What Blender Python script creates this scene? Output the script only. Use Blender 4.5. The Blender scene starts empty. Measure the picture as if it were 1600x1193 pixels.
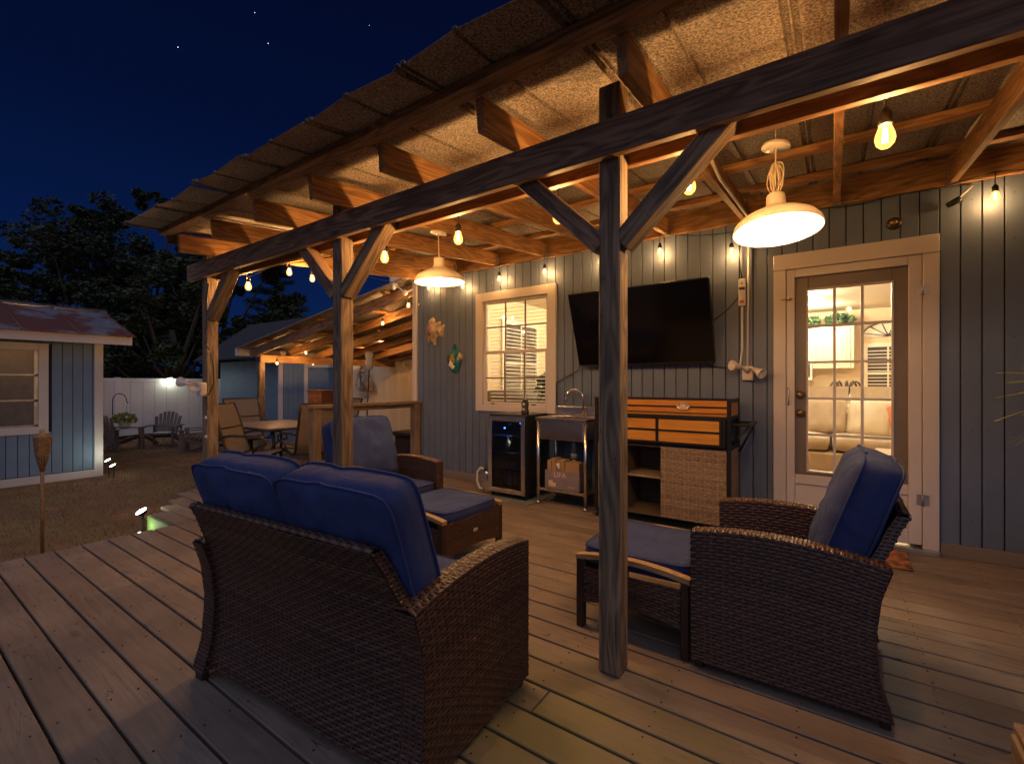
import bpy, math, random
import numpy as np
from mathutils import Vector, Matrix, noise
R = math.radians
rnd = random.Random(7)
sc = bpy.context.scene
COL = sc.collection

# ------------------------------------------------------------------ camera, world, sun, exposure
cam = bpy.data.cameras.new('camera'); camo = bpy.data.objects.new('camera', cam); COL.objects.link(camo)
camo.location = (0, 0, 1.15); camo.rotation_euler = (R(90), 0, math.atan2(.572, .820))
cam.sensor_width = 36; cam.lens = 16.2; cam.shift_y = .0010; cam.clip_start = .05; cam.clip_end = 3000
sc.camera = camo
world = bpy.data.worlds.new('World'); sc.world = world; world.use_nodes = True
wn = world.node_tree; wn.nodes.clear()
wo = wn.nodes.new('ShaderNodeOutputWorld'); wb = wn.nodes.new('ShaderNodeBackground')
tc = wn.nodes.new('ShaderNodeTexCoord'); sx = wn.nodes.new('ShaderNodeSeparateXYZ'); cr = wn.nodes.new('ShaderNodeValToRGB')
wn.links.new(tc.outputs['Generated'], sx.inputs[0]); wn.links.new(sx.outputs['Z'], cr.inputs[0])
cr.color_ramp.elements[0].position = 0; cr.color_ramp.elements[0].color = (.0030, .0125, .058, 1)
cr.color_ramp.elements[1].position = .85; cr.color_ramp.elements[1].color = (.0005, .0014, .008, 1)
e = cr.color_ramp.elements.new(.22); e.color = (.0014, .0075, .043, 1)
e = cr.color_ramp.elements.new(.45); e.color = (.0008, .0034, .022, 1)
wn.links.new(cr.outputs[0], wb.inputs[0]); wb.inputs[1].default_value = .56
wn.links.new(wb.outputs[0], wo.inputs[0])
# one sun lamp: the last blue glow of the dusk sky, very wide and soft
sun = bpy.data.lights.new('dusk_glow', 'SUN'); suno = bpy.data.objects.new('dusk_glow', sun); COL.objects.link(suno)
sun.energy = .38; sun.angle = R(110); sun.color = (.66, .72, 1.0)
suno.rotation_euler = (R(38), 0, R(30))
sc.view_settings.view_transform = 'Standard'; sc.view_settings.look = 'None'
sc.view_settings.exposure = 1.25; sc.view_settings.gamma = 1
sc.render.engine = 'CYCLES'
try:
    sc.cycles.use_denoising = True; sc.cycles.denoiser = 'OPENIMAGEDENOISE'
except Exception: pass
sc.cycles.max_bounces = 6; sc.cycles.diffuse_bounces = 3; sc.cycles.glossy_bounces = 3
sc.cycles.transparent_max_bounces = 12; sc.cycles.caustics_reflective = False; sc.cycles.caustics_refractive = False
sc.cycles.sample_clamp_indirect = 4

# ------------------------------------------------------------------ helpers
CX, CF = (.820, .572), (-.572, .820)
def atY(px, py, Y):
    t = (px - 800) / 720; d = Y / (.572 * t + .82)
    return Vector((d * (.82 * t - .572), Y, 1.15 + (598 - py) * d / 720))
def atX(px, py, X):
    t = (px - 800) / 720; d = X / (.82 * t - .572)
    return Vector((X, d * (.572 * t + .82), 1.15 + (598 - py) * d / 720))
def atD(px, py, d):
    t = (px - 800) / 720
    return Vector((d * (.82 * t - .572), d * (.572 * t + .82), 1.15 + (598 - py) * d / 720))

class MB:
    def __init__(s): s.v = []; s.f = []; s.sm = []
    def add(s, vs, fs, smooth=False):
        n = len(s.v); s.v += [tuple(v) for v in vs]
        s.f += [tuple(i + n for i in f) for f in fs]; s.sm += [smooth] * len(fs); return s
    def box(s, x0, x1, y0, y1, z0, z1, M=None):
        vs = [Vector(p) for p in ((x0,y0,z0),(x1,y0,z0),(x1,y1,z0),(x0,y1,z0),(x0,y0,z1),(x1,y0,z1),(x1,y1,z1),(x0,y1,z1))]
        if M: vs = [M @ v for v in vs]
        return s.add(vs, [(0,3,2,1),(4,5,6,7),(0,1,5,4),(1,2,6,5),(2,3,7,6),(3,0,4,7)])
    def bbox(s, x0, x1, y0, y1, z0, z1, b=.004, M=None):      # chamfered box
        bm_v = []
        xs, ys, zs = (x0, x1), (y0, y1), (z0, z1); sg = (1, -1)
        idx = {}
        for i in (0,1):
            for j in (0,1):
                for k in (0,1):
                    for a in range(3):
                        p = [xs[i], ys[j], zs[k]]
                        o = [sg[i]*b, sg[j]*b, sg[k]*b]
                        q = [p[m] + (o[m] if m != a else 0) for m in range(3)]
                        idx[(i,j,k,a)] = len(bm_v); bm_v.append(Vector(q))
        F = []
        def g(i,j,k,a): return idx[(i,j,k,a)]
        for i in (0,1):
            F.append([g(i,0,0,0),g(i,1,0,0),g(i,1,1,0),g(i,0,1,0)]); F.append([g(0,i,0,1),g(1,i,0,1),g(1,i,1,1),g(0,i,1,1)])
            F.append([g(0,0,i,2),g(1,0,i,2),g(1,1,i,2),g(0,1,i,2)])
        for i in (0,1):
            for j in (0,1):
                F.append([g(i,j,0,0),g(i,j,1,0),g(i,j,1,1),g(i,j,0,1)])
                F.append([g(i,0,j,0),g(i,1,j,0),g(i,1,j,2),g(i,0,j,2)])
                F.append([g(0,i,j,1),g(1,i,j,1),g(1,i,j,2),g(0,i,j,2)])
                for k in (0,1): F.append([g(i,j,k,0),g(i,j,k,1),g(i,j,k,2)])
        c = Vector(((x0+x1)/2,(y0+y1)/2,(z0+z1)/2))
        for f in F:
            n = (bm_v[f[1]]-bm_v[f[0]]).cross(bm_v[f[2]]-bm_v[f[0]]); m = sum((bm_v[q] for q in f), Vector())/len(f)
            if n.dot(m-c) < 0: f.reverse()
        if M: bm_v = [M @ v for v in bm_v]
        return s.add(bm_v, F)
    def tube(s, pts, r, n=8, cap=True, closed=False):
        pts = [Vector(p) for p in pts]; N = len(pts); vs = []; fs = []
        rr = r if isinstance(r, (list, tuple)) else [r] * N
        up = Vector((.13, .21, 1)).normalized(); prev = None
        for i, p in enumerate(pts):
            if closed: t = pts[(i+1) % N] - pts[i-1]
            else: t = pts[min(i+1, N-1)] - pts[max(i-1, 0)]
            t.normalize()
            if prev is None:
                a = t.cross(up); a = a if a.length > .05 else t.cross(Vector((1,0,0)))
            else: a = prev - t * prev.dot(t)
            a.normalize(); prev = a; b = t.cross(a)
            for k in range(n):
                w = 2*math.pi*k/n; vs.append(p + (a*math.cos(w) + b*math.sin(w)) * rr[i])
        for i in range(N if closed else N-1):
            j = (i+1) % N
            for k in range(n): fs.append((i*n+k, i*n+(k+1)%n, j*n+(k+1)%n, j*n+k))
        s.add(vs, fs, True)
        if cap and not closed:
            o = len(s.v) - len(vs)
            s.f += [tuple(o+k for k in reversed(range(n))), tuple(o+(N-1)*n+k for k in range(n))]; s.sm += [False, False]
        return s
    def lathe(s, prof, n=24, M=None, smooth=True):
        vs = []; fs = []
        for r, z in prof:
            for k in range(n):
                w = 2*math.pi*k/n; vs.append(Vector((r*math.cos(w), r*math.sin(w), z)))
        for i in range(len(prof)-1):
            for k in range(n): fs.append((i*n+k, i*n+(k+1)%n, (i+1)*n+(k+1)%n, (i+1)*n+k))
        if M: vs = [M @ v for v in vs]
        return s.add(vs, fs, smooth)
    def prism(s, poly, fn, a, b):                              # poly 2d -> extruded between a and b; fn(u,v,w)->xyz
        n = len(poly); vs = [fn(u, v, a) for u, v in poly] + [fn(u, v, b) for u, v in poly]
        return s.add(vs, [tuple(reversed(range(n))), tuple(range(n, 2*n))] + [(i, (i+1)%n, n+(i+1)%n, n+i) for i in range(n)])
    def ball(s, c, r, nu=12, nv=8, sc3=(1,1,1)):
        prof = [(math.sin(math.pi*i/nv)*r + 1e-5, -math.cos(math.pi*i/nv)*r) for i in range(nv+1)]
        return s.lathe(prof, nu, Matrix.Translation(Vector(c)) @ Matrix.Diagonal((*sc3, 1)))
    def mesh(s, name):
        me = bpy.data.meshes.new(name); me.from_pydata(s.v, [], s.f); me.update()
        me.polygons.foreach_set('use_smooth', s.sm); return me

def link(name, me, mat, parent=None, M=None):
    if mat is not None and not me.materials: me.materials.append(mat)
    o = bpy.data.objects.new(name, me); COL.objects.link(o)
    M = M or Matrix.Identity(4)
    if parent is not None:
        o.parent = parent
        M = Matrix.Translation(-wloc(parent)) @ M
    o.matrix_basis = M; return o
def wloc(p):
    l = Vector(p.get('_l', (0,0,0))); return l
def obj(name, mb, mat, parent=None, M=None, kind=None, label=None):
    o = link(name, mb.mesh(name), mat, parent, M)
    # parts authored in world coordinates; an object with geometry keeps origin at parent's base
    o['_l'] = tuple(wloc(parent)) if parent is not None else (0,0,0)
    if parent is not None:
        # so that sub-parts parented to this one are offset against this object's own frame
        o['_l'] = (0,0,0) if M is None else tuple(M.translation)
        if M is None: pass
    if kind: o['kind'] = kind
    if label: o['label'] = label
    return o
def thing(name, label, cat, loc=(0,0,0), group=None, kind=None):
    o = bpy.data.objects.new(name, None); COL.objects.link(o); o.location = loc; o['_l'] = tuple(loc); o.empty_display_size = .1
    if kind: o['kind'] = kind
    else:
        o['label'] = label; o['category'] = cat
    if group: o['group'] = group
    return o
def tag(o, label, cat, group=None):
    o['label'] = label; o['category'] = cat
    if group: o['group'] = group
    return o
def frame(p0, p1, up):
    x = (Vector(p1) - Vector(p0)); L = x.length; x.normalize(); z = Vector(up); z = (z - x*z.dot(x)).normalized(); y = z.cross(x)
    M = Matrix((x, y, z)).transposed().to_4x4(); M.translation = Vector(p0); return M, L
_lc = {}
def lumber(name, p0, p1, w, h, mat, parent, up=(0,0,1), b=.003, label=None):
    """a squared timber from p0 to p1: w across, h along 'up'; grain runs along its own x"""
    M, L = frame(p0, p1, up); key = (round(L, 3), w, h, b, mat.name)
    if key not in _lc:
        me = MB().bbox(0, L, -w/2, w/2, -h/2, h/2, b).mesh(name); me.materials.append(mat); _lc[key] = me
    o = link(name, _lc[key], None, parent, M); o['_l'] = (0,0,0)
    if label: o['label'] = label
    return o
def dup(root, loc=None, rz=None, label=None, group=None):
    r = root.copy(); COL.objects.link(r)
    if loc is not None: r.location = loc
    if rz is not None: r.rotation_euler = (0, 0, rz)
    if label: r['label'] = label
    if group: r['group'] = group
    for ch in list(root.children):
        c = ch.copy(); COL.objects.link(c); c.parent = r
        for g in list(ch.children):
            d = g.copy(); COL.objects.link(d); d.parent = c
    return r
def sub(name, mb, mat, part, kind=None, label=None):
    """sub-part: same coordinates as the part it belongs to"""
    o = bpy.data.objects.new(name, mb.mesh(name)); COL.objects.link(o); o.data.materials.append(mat); o.parent = part
    if kind: o['kind'] = kind
    if label: o['label'] = label
    return o

# ------------------------------------------------------------------ materials
def mat(name): 
    m = bpy.data.materials.new(name); m.use_nodes = True; nt = m.node_tree; b = nt.nodes['Principled BSDF']; return m, nt, b
def N(nt, t, **kw):
    n = nt.nodes.new(t)
    for k, v in kw.items():
        if k.startswith('i_'): n.inputs[k[2:].replace('_', ' ')].default_value = v
        else: setattr(n, k, v)
    return n
def ramp(nt, fac, stops):
    r = nt.nodes.new('ShaderNodeValToRGB'); el = r.color_ramp.elements
    el[0].position, el[0].color = stops[0][0], (*stops[0][1], 1); el[1].position, el[1].color = stops[-1][0], (*stops[-1][1], 1)
    for p, c in stops[1:-1]:
        q = el.new(p); q.color = (*c, 1)
    nt.links.new(fac, r.inputs[0]); return r.outputs[0]
def mix(nt, fac, a, b, mode='MIX'):
    m = nt.nodes.new('ShaderNodeMix'); m.data_type = 'RGBA'; m.blend_type = mode
    for s, v in ((m.inputs[0], fac), (m.inputs[6], a), (m.inputs[7], b)):
        if hasattr(v, 'is_linked'): nt.links.new(v, s)
        elif isinstance(v, tuple): s.default_value = (*v, 1)
        else: s.default_value = v
    return m.outputs[2]
def bump(nt, b, h, strength=.3, dist=.003):
    n = nt.nodes.new('ShaderNodeBump'); n.inputs['Strength'].default_value = strength; n.inputs['Distance'].default_value = dist
    nt.links.new(h, n.inputs['Height']); nt.links.new(n.outputs[0], b.inputs['Normal'])
def plain(name, col, rough=.5, metal=0, var=.12, scale=9, spec=.5, bmp=0):
    m, nt, b = mat(name); tc = N(nt, 'ShaderNodeTexCoord'); no = N(nt, 'ShaderNodeTexNoise'); no.inputs['Scale'].default_value = scale; no.inputs['Detail'].default_value = 5
    nt.links.new(tc.outputs['Object'], no.inputs['Vector'])
    c = ramp(nt, no.outputs[0], [(.3, tuple(x*(1-var*1.6) for x in col)), (.7, tuple(min(1, x*(1+var)) for x in col))])
    nt.links.new(c, b.inputs['Base Color']); b.inputs['Roughness'].default_value = rough; b.inputs['Metallic'].default_value = metal
    b.inputs['Specular IOR Level'].default_value = spec
    if bmp: bump(nt, b, no.outputs[0], .4, bmp)
    return m
def emis(name, col, st):
    m = bpy.data.materials.new(name); m.use_nodes = True; nt = m.node_tree; nt.nodes.clear()
    o = N(nt, 'ShaderNodeOutputMaterial'); e = N(nt, 'ShaderNodeEmission'); e.inputs[0].default_value = (*col, 1); e.inputs[1].default_value = st
    nt.links.new(e.outputs[0], o.inputs[0]); return m
def wood(name, light, dark, rough=.7, scale=1.0, knots=.5, vary=.25, crack=.0, stains=None, bstr=.35, GR=.42):
    """grain runs along the object's own x axis"""
    m, nt, b = mat(name); L = nt.links
    tc = N(nt, 'ShaderNodeTexCoord'); oi = N(nt, 'ShaderNodeObjectInfo')
    off = N(nt, 'ShaderNodeVectorMath', operation='SCALE'); off.inputs[0].default_value = (17.3, 9.1, 5.7); L.new(oi.outputs['Random'], off.inputs['Scale'])
    ad = N(nt, 'ShaderNodeVectorMath', operation='ADD'); L.new(tc.outputs['Object'], ad.inputs[0]); L.new(off.outputs[0], ad.inputs[1])
    mp = N(nt, 'ShaderNodeMapping'); mp.inputs['Scale'].default_value = (.9*scale, 7*scale, 7*scale); L.new(ad.outputs[0], mp.inputs[0])
    n1 = N(nt, 'ShaderNodeTexNoise'); n1.inputs['Scale'].default_value = 1.6; n1.inputs['Detail'].default_value = 2; n1.inputs['Distortion'].default_value = .4; L.new(mp.outputs[0], n1.inputs[0])
    # ring bands = fract of a low noise
    mu = N(nt, 'ShaderNodeMath', operation='MULTIPLY'); mu.inputs[1].default_value = 46; L.new(n1.outputs[0], mu.inputs[0])
    sn = N(nt, 'ShaderNodeMath', operation='SINE'); L.new(mu.outputs[0], sn.inputs[0])
    mr = N(nt, 'ShaderNodeMapRange'); mr.inputs[1].default_value = -1; mr.inputs[2].default_value = 1; L.new(sn.outputs[0], mr.inputs[0])
    mp2 = N(nt, 'ShaderNodeMapping'); mp2.inputs['Scale'].default_value = (4*scale, 120*scale, 120*scale); L.new(ad.outputs[0], mp2.inputs[0])
    n2 = N(nt, 'ShaderNodeTexNoise'); n2.inputs['Scale'].default_value = 1; n2.inputs['Detail'].default_value = 4; L.new(mp2.outputs[0], n2.inputs[0])
    a = N(nt, 'ShaderNodeMath', operation='MULTIPLY_ADD'); L.new(mr.outputs[0], a.inputs[0]); a.inputs[1].default_value = GR
    L.new(n2.outputs[0], a.inputs[2])
    c = ramp(nt, a.outputs[0], [(.30, light), (.62, tuple(.55*p+.45*q for p, q in zip(light, dark))), (.98, dark)])
    # knots
    mp3 = N(nt, 'ShaderNodeMapping'); mp3.inputs['Scale'].default_value = (2.1, 6.5, 6.5); L.new(ad.outputs[0], mp3.inputs[0])
    vo = N(nt, 'ShaderNodeTexVoronoi'); vo.inputs['Scale'].default_value = 1.15; L.new(mp3.outputs[0], vo.inputs[0])
    kn = N(nt, 'ShaderNodeMapRange'); kn.inputs[1].default_value = .055; kn.inputs[2].default_value = .17; kn.inputs[3].default_value = knots; kn.inputs[4].default_value = 0; L.new(vo.outputs['Distance'], kn.inputs[0])
    c = mix(nt, kn.outputs[0], c, tuple(x*.3 for x in dark))
    # weathering, large patches
    n3 = N(nt, 'ShaderNodeTexNoise'); n3.inputs['Scale'].default_value = 2.3; n3.inputs['Detail'].default_value = 6; L.new(ad.outputs[0], n3.inputs[0])
    w = ramp(nt, n3.outputs[0], [(.3, (.68,.68,.68)), (.7, (1.12,1.12,1.12))])
    c = mix(nt, 1.0, c, w, 'MULTIPLY')
    rv = N(nt, 'ShaderNodeMapRange'); rv.inputs[3].default_value = 1-vary; rv.inputs[4].default_value = 1+vary*.6; L.new(oi.outputs['Random'], rv.inputs[0])
    c = mix(nt, 1.0, c, rv.outputs[0], 'MULTIPLY')
    if crack:
        mp4 = N(nt, 'ShaderNodeMapping'); mp4.inputs['Scale'].default_value = (1.3, 17, 17); L.new(ad.outputs[0], mp4.inputs[0])
        n4 = N(nt, 'ShaderNodeTexNoise'); n4.inputs['Scale'].default_value = 1.0; n4.inputs['Detail'].default_value = 3; n4.inputs['Distortion'].default_value = .6; L.new(mp4.outputs[0], n4.inputs[0])
        sb = N(nt, 'ShaderNodeMath', operation='SUBTRACT'); L.new(n4.outputs[0], sb.inputs[0]); sb.inputs[1].default_value = .5
        ab = N(nt, 'ShaderNodeMath', operation='ABSOLUTE'); L.new(sb.outputs[0], ab.inputs[0])
        ck = N(nt, 'ShaderNodeMapRange'); ck.inputs[1].default_value = .0015; ck.inputs[2].default_value = .006; ck.inputs[3].default_value = crack; ck.inputs[4].default_value = 0; L.new(ab.outputs[0], ck.inputs[0])
        n5 = N(nt, 'ShaderNodeTexNoise'); n5.inputs['Scale'].default_value = 3.1; L.new(ad.outputs[0], n5.inputs[0])
        gt = N(nt, 'ShaderNodeMapRange'); gt.inputs[1].default_value = .5; gt.inputs[2].default_value = .6; L.new(n5.outputs[0], gt.inputs[0])
        mm = N(nt, 'ShaderNodeMath', operation='MULTIPLY'); L.new(ck.outputs[0], mm.inputs[0]); L.new(gt.outputs[0], mm.inputs[1])
        c = mix(nt, mm.outputs[0], c, tuple(x*.2 for x in dark))
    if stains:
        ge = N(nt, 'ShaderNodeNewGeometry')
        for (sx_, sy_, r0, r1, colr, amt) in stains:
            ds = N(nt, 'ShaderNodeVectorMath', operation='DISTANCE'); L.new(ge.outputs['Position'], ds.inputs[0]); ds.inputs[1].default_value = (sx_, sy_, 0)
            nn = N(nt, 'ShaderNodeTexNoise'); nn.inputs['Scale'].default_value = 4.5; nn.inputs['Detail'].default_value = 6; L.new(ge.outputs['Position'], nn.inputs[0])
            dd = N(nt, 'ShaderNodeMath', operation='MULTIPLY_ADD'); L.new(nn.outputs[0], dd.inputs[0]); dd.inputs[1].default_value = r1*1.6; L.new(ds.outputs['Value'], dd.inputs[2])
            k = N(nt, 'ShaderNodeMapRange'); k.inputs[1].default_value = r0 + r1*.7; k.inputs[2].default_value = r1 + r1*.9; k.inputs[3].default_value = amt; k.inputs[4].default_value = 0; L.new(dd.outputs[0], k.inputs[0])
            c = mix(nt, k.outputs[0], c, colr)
    L.new(c, b.inputs['Base Color']); b.inputs['Roughness'].default_value = rough
    bump(nt, b, a.outputs[0], bstr, .002); return m

M_pine = wood('pressure_treated_pine', (.56, .30, .115), (.28, .125, .04), .62, vary=.3, crack=.5)
M_post = wood('weathered_post_wood', (.37, .255, .15), (.13, .085, .05), .75, vary=.2, crack=.8)
M_beam = wood('weathered_beam_wood', (.44, .26, .15), (.15, .085, .045), .7, vary=.15, crack=.8)
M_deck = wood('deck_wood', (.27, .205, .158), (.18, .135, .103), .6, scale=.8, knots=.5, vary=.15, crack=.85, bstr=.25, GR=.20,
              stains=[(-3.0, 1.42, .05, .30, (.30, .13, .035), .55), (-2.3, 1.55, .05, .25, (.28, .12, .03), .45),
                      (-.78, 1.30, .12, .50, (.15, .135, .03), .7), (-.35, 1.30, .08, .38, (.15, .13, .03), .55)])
M_deck2 = wood('lower_deck_wood', (.26, .18, .12), (.17, .11, .075), .65, vary=.25, crack=.5)
M_teak = wood('teak_trim', (.52, .34, .16), (.36, .21, .09), .45, knots=0, vary=.05, scale=1.6)
M_rail = wood('rail_wood', (.32, .22, .13), (.2, .13, .08), .7)
M_grayw = wood('grey_brown_chair_wood', (.26, .19, .155), (.15, .11, .09), .7, knots=.2)
M_crate = wood('stained_crate_wood', (.30, .12, .05), (.18, .07, .03), .5)

def paint(name, col, rough=.5, lo=.82):
    m, nt, b = mat(name); L = nt.links; tc = N(nt, 'ShaderNodeTexCoord'); oi = N(nt, 'ShaderNodeObjectInfo')
    off = N(nt, 'ShaderNodeVectorMath', operation='SCALE'); off.inputs[0].default_value = (11, 5, 7); L.new(oi.outputs['Random'], off.inputs['Scale'])
    ad = N(nt, 'ShaderNodeVectorMath', operation='ADD'); L.new(tc.outputs['Object'], ad.inputs[0]); L.new(off.outputs[0], ad.inputs[1])
    mp = N(nt, 'ShaderNodeMapping'); mp.inputs['Scale'].default_value = (3, 60, 60); L.new(ad.outputs[0], mp.inputs[0])
    n = N(nt, 'ShaderNodeTexNoise'); n.inputs['Scale'].default_value = 1.2; n.inputs['Detail'].default_value = 5; L.new(mp.outputs[0], n.inputs[0])
    n2 = N(nt, 'ShaderNodeTexNoise'); n2.inputs['Scale'].default_value = 3; n2.inputs['Detail'].default_value = 6; L.new(ad.outputs[0], n2.inputs[0])
    c = ramp(nt, n2.outputs[0], [(.3, tuple(x*lo for x in col)), (.72, col)])
    rv = N(nt, 'ShaderNodeMapRange'); rv.inputs[3].default_value = .93; rv.inputs[4].default_value = 1.05; L.new(oi.outputs['Random'], rv.inputs[0])
    c = mix(nt, 1.0, c, rv.outputs[0], 'MULTIPLY')
    L.new(c, b.inputs['Base Color']); b.inputs['Roughness'].default_value = rough; bump(nt, b, n.outputs[0], .35, .002); return m
M_siding = paint('blue_grey_siding_paint', (.132, .172, .255), .5)
M_shed = paint('blue_shed_paint', (.17, .25, .36), .55)
M_white = paint('white_trim_paint', (.66, .60, .56), .45, .9)
M_fence = paint('white_vinyl', (.78, .74, .74), .4, .9)
M_cream = paint('cream_panel_paint', (.75, .63, .44), .5, .92)
M_doorp = paint('taupe_door_paint', (.24, .19, .15), .4)
M_gap = plain('dark_wall_backing', (.025, .03, .04), .9)
M_black = plain('black_metal', (.018, .017, .018), .4, .3)
M_bplas = plain('black_plastic', (.02, .02, .022), .35)
M_screen = plain('tv_screen', (.004, .004, .006), .12, var=.02, spec=.5)
M_steel = plain('brushed_steel', (.75, .72, .68), .24, 1, var=.08, scale=25)
M_chrome = plain('chrome', (.75, .74, .72), .12, 1, var=.03)
M_galv = plain('galvanised_bracket', (.45, .44, .42), .4, .9)
M_enamel = plain('cream_enamel', (.62, .56, .46), .3, var=.06)
M_enin = plain('white_enamel_inside', (.85, .82, .76), .45, var=.03)
M_wplas = plain('white_plastic', (.68, .66, .62), .4, var=.05)
M_brass = plain('aged_brass', (.35, .22, .09), .35, .9)
M_brown = plain('dark_brown_metal', (.05, .035, .025), .4, .4)
M_sling = plain('tan_sling_fabric', (.22, .165, .115), .8, var=.1, scale=60)
M_card = plain('cardboard', (.35, .21, .10), .85)
M_boxg = plain('grey_printed_box', (.22, .18, .19), .6)
M_plabel = plain('pale_label', (.7, .5, .4), .6)
M_pvc = plain('grey_green_pipe', (.22, .27, .25), .4)
M_trunk = plain('bark', (.07, .05, .035), .9, var=.3, bmp=.01)
M_bamboo = plain('bamboo', (.25, .13, .055), .6, var=.25, scale=30)
M_rope = plain('frayed_rope', (.62, .50, .34), .8)
M_purple = plain('fish_glaze', (.33, .17, .17), .35, var=.5, scale=14, bmp=.004)
M_sand = plain('sandy_glaze', (.50, .38, .24), .45, var=.4, scale=22, bmp=.004)
M_teal = plain('teal_glaze', (.02, .17, .19), .25, var=.6, scale=16, bmp=.004)
M_olive = plain('olive_gold_glaze', (.26, .22, .03), .25, var=.6, scale=20, bmp=.004)
M_sofa = plain('beige_upholstery', (.55, .44, .32), .85, var=.08)
M_coral = plain('coral_cushion', (.75, .22, .12), .8)
M_intw = plain('interior_wall', (.72, .55, .34), .7, var=.03, scale=2)
M_intc = plain('interior_ceiling', (.75, .66, .52), .7, var=.03, scale=2)
M_cab = plain('cream_cabinet', (.78, .68, .52), .4, var=.03)
M_intf = plain('interior_floor', (.35, .22, .12), .4)
M_dark = plain('dark_interior_item', (.06, .05, .04), .6)
M_mat = plain('fridge_mat', (.16, .18, .17), .8)
M_terra = plain('terracotta', (.35, .15, .08), .8)
M_leafi = plain('house_plant_leaf', (.06, .13, .04), .6, var=.4)
M_gold = emis('warm_recessed_light', (1, .86, .62), 14)
M_nail = plain('screw_head', (.03, .025, .02), .5, .5)
M_greenlit = plain('green_lit_board', (.16, .24, .08), .7)  # green light of the solar lamp put into the board's colour
M_logo = plain('oval_logo_plate', (.6, .5, .4), .35, .6)
M_shell = plain('white_floodlight', (.66, .60, .56), .4)

def leafmat(name, c0, c1, tr=.25):
    m, nt, b = mat(name); L = nt.links; ge = N(nt, 'ShaderNodeNewGeometry')
    n = N(nt, 'ShaderNodeTexNoise'); n.inputs['Scale'].default_value = .9; n.inputs['Detail'].default_value = 3; L.new(ge.outputs['Position'], n.inputs[0])
    a = N(nt, 'ShaderNodeMath', operation='MULTIPLY_ADD'); L.new(ge.outputs['Random Per Island'], a.inputs[0]); a.inputs[1].default_value = .5; L.new(n.outputs[0], a.inputs[2])
    c = ramp(nt, a.outputs[0], [(.35, c0), (1.05, c1)]); L.new(c, b.inputs['Base Color']); b.inputs['Roughness'].default_value = .55
    return m
M_leaf = leafmat('broad_leaf', (.013, .020, .007), (.048, .064, .018))
M_needle = leafmat('dark_needle', (.012, .022, .014), (.03, .045, .025))
M_palm = leafmat('palm_leaf', (.16, .20, .03), (.32, .34, .07))

def wicker(name, c0, c1, rough=.38):
    m, nt, b = mat(name); L = nt.links; tc = N(nt, 'ShaderNodeTexCoord'); ge = N(nt, 'ShaderNodeNewGeometry')
    n = N(nt, 'ShaderNodeTexNoise'); n.inputs['Scale'].default_value = 45; n.inputs['Detail'].default_value = 3; L.new(tc.outputs['Object'], n.inputs[0])
    a = N(nt, 'ShaderNodeMath', operation='MULTIPLY_ADD'); L.new(ge.outputs['Random Per Island'], a.inputs[0]); a.inputs[1].default_value = .45; L.new(n.outputs[0], a.inputs[2])
    c = ramp(nt, a.outputs[0], [(.35, c0), (1.0, c1)]); L.new(c, b.inputs['Base Color']); b.inputs['Roughness'].default_value = rough
    bump(nt, b, n.outputs[0], .3, .001); return m
M_wick = wicker('brown_resin_wicker', (.044, .023, .017), (.105, .052, .033))
M_wickb = plain('wicker_core', (.02, .011, .008), .8)
M_wickl = wicker('tan_resin_wicker', (.17, .115, .068), (.36, .25, .155), .5)
M_wicklb = plain('tan_wicker_core', (.09, .06, .035), .8)

def fabric(name, col):
    m, nt, b = mat(name); L = nt.links; tc = N(nt, 'ShaderNodeTexCoord')
    w = N(nt, 'ShaderNodeTexNoise'); w.inputs['Scale'].default_value = 420; L.new(tc.outputs['Object'], w.inputs[0])
    n = N(nt, 'ShaderNodeTexNoise'); n.inputs['Scale'].default_value = 6; n.inputs['Detail'].default_value = 4; L.new(tc.outputs['Object'], n.inputs[0])
    c = ramp(nt, n.outputs[0], [(.3, tuple(x*.82 for x in col)), (.7, tuple(x*1.12 for x in col))]); L.new(c, b.inputs['Base Color'])
    b.inputs['Roughness'].default_value = .85; b.inputs['Specular IOR Level'].default_value = .25
    a = N(nt, 'ShaderNodeMath', operation='MULTIPLY_ADD'); L.new(n.outputs[0], a.inputs[0]); a.inputs[1].default_value = 3; L.new(w.outputs[0], a.inputs[2])
    b.inputs['Sheen Weight'].default_value = .05; b.inputs['Sheen Tint'].default_value = (.5, .6, .9, 1)
    n3 = N(nt, 'ShaderNodeTexNoise'); n3.inputs['Scale'].default_value = 3.2; n3.inputs['Detail'].default_value = 3; n3.inputs['Distortion'].default_value = 1.6
    mp = N(nt, 'ShaderNodeMapping'); mp.inputs['Scale'].default_value = (1.6, .8, 1); L.new(tc.outputs['Object'], mp.inputs[0]); L.new(mp.outputs[0], n3.inputs[0])
    b1 = N(nt, 'ShaderNodeBump'); b1.inputs['Strength'].default_value = .55; b1.inputs['Distance'].default_value = .03; L.new(n3.outputs[0], b1.inputs['Height'])
    b2 = N(nt, 'ShaderNodeBump'); b2.inputs['Strength'].default_value = .3; b2.inputs['Distance'].default_value = .0015; L.new(a.outputs[0], b2.inputs['Height']); L.new(b1.outputs[0], b2.inputs['Normal']); L.new(b2.outputs[0], b.inputs['Normal']); return m
M_navy = fabric('navy_cushion_fabric', (.030, .046, .138))

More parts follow.
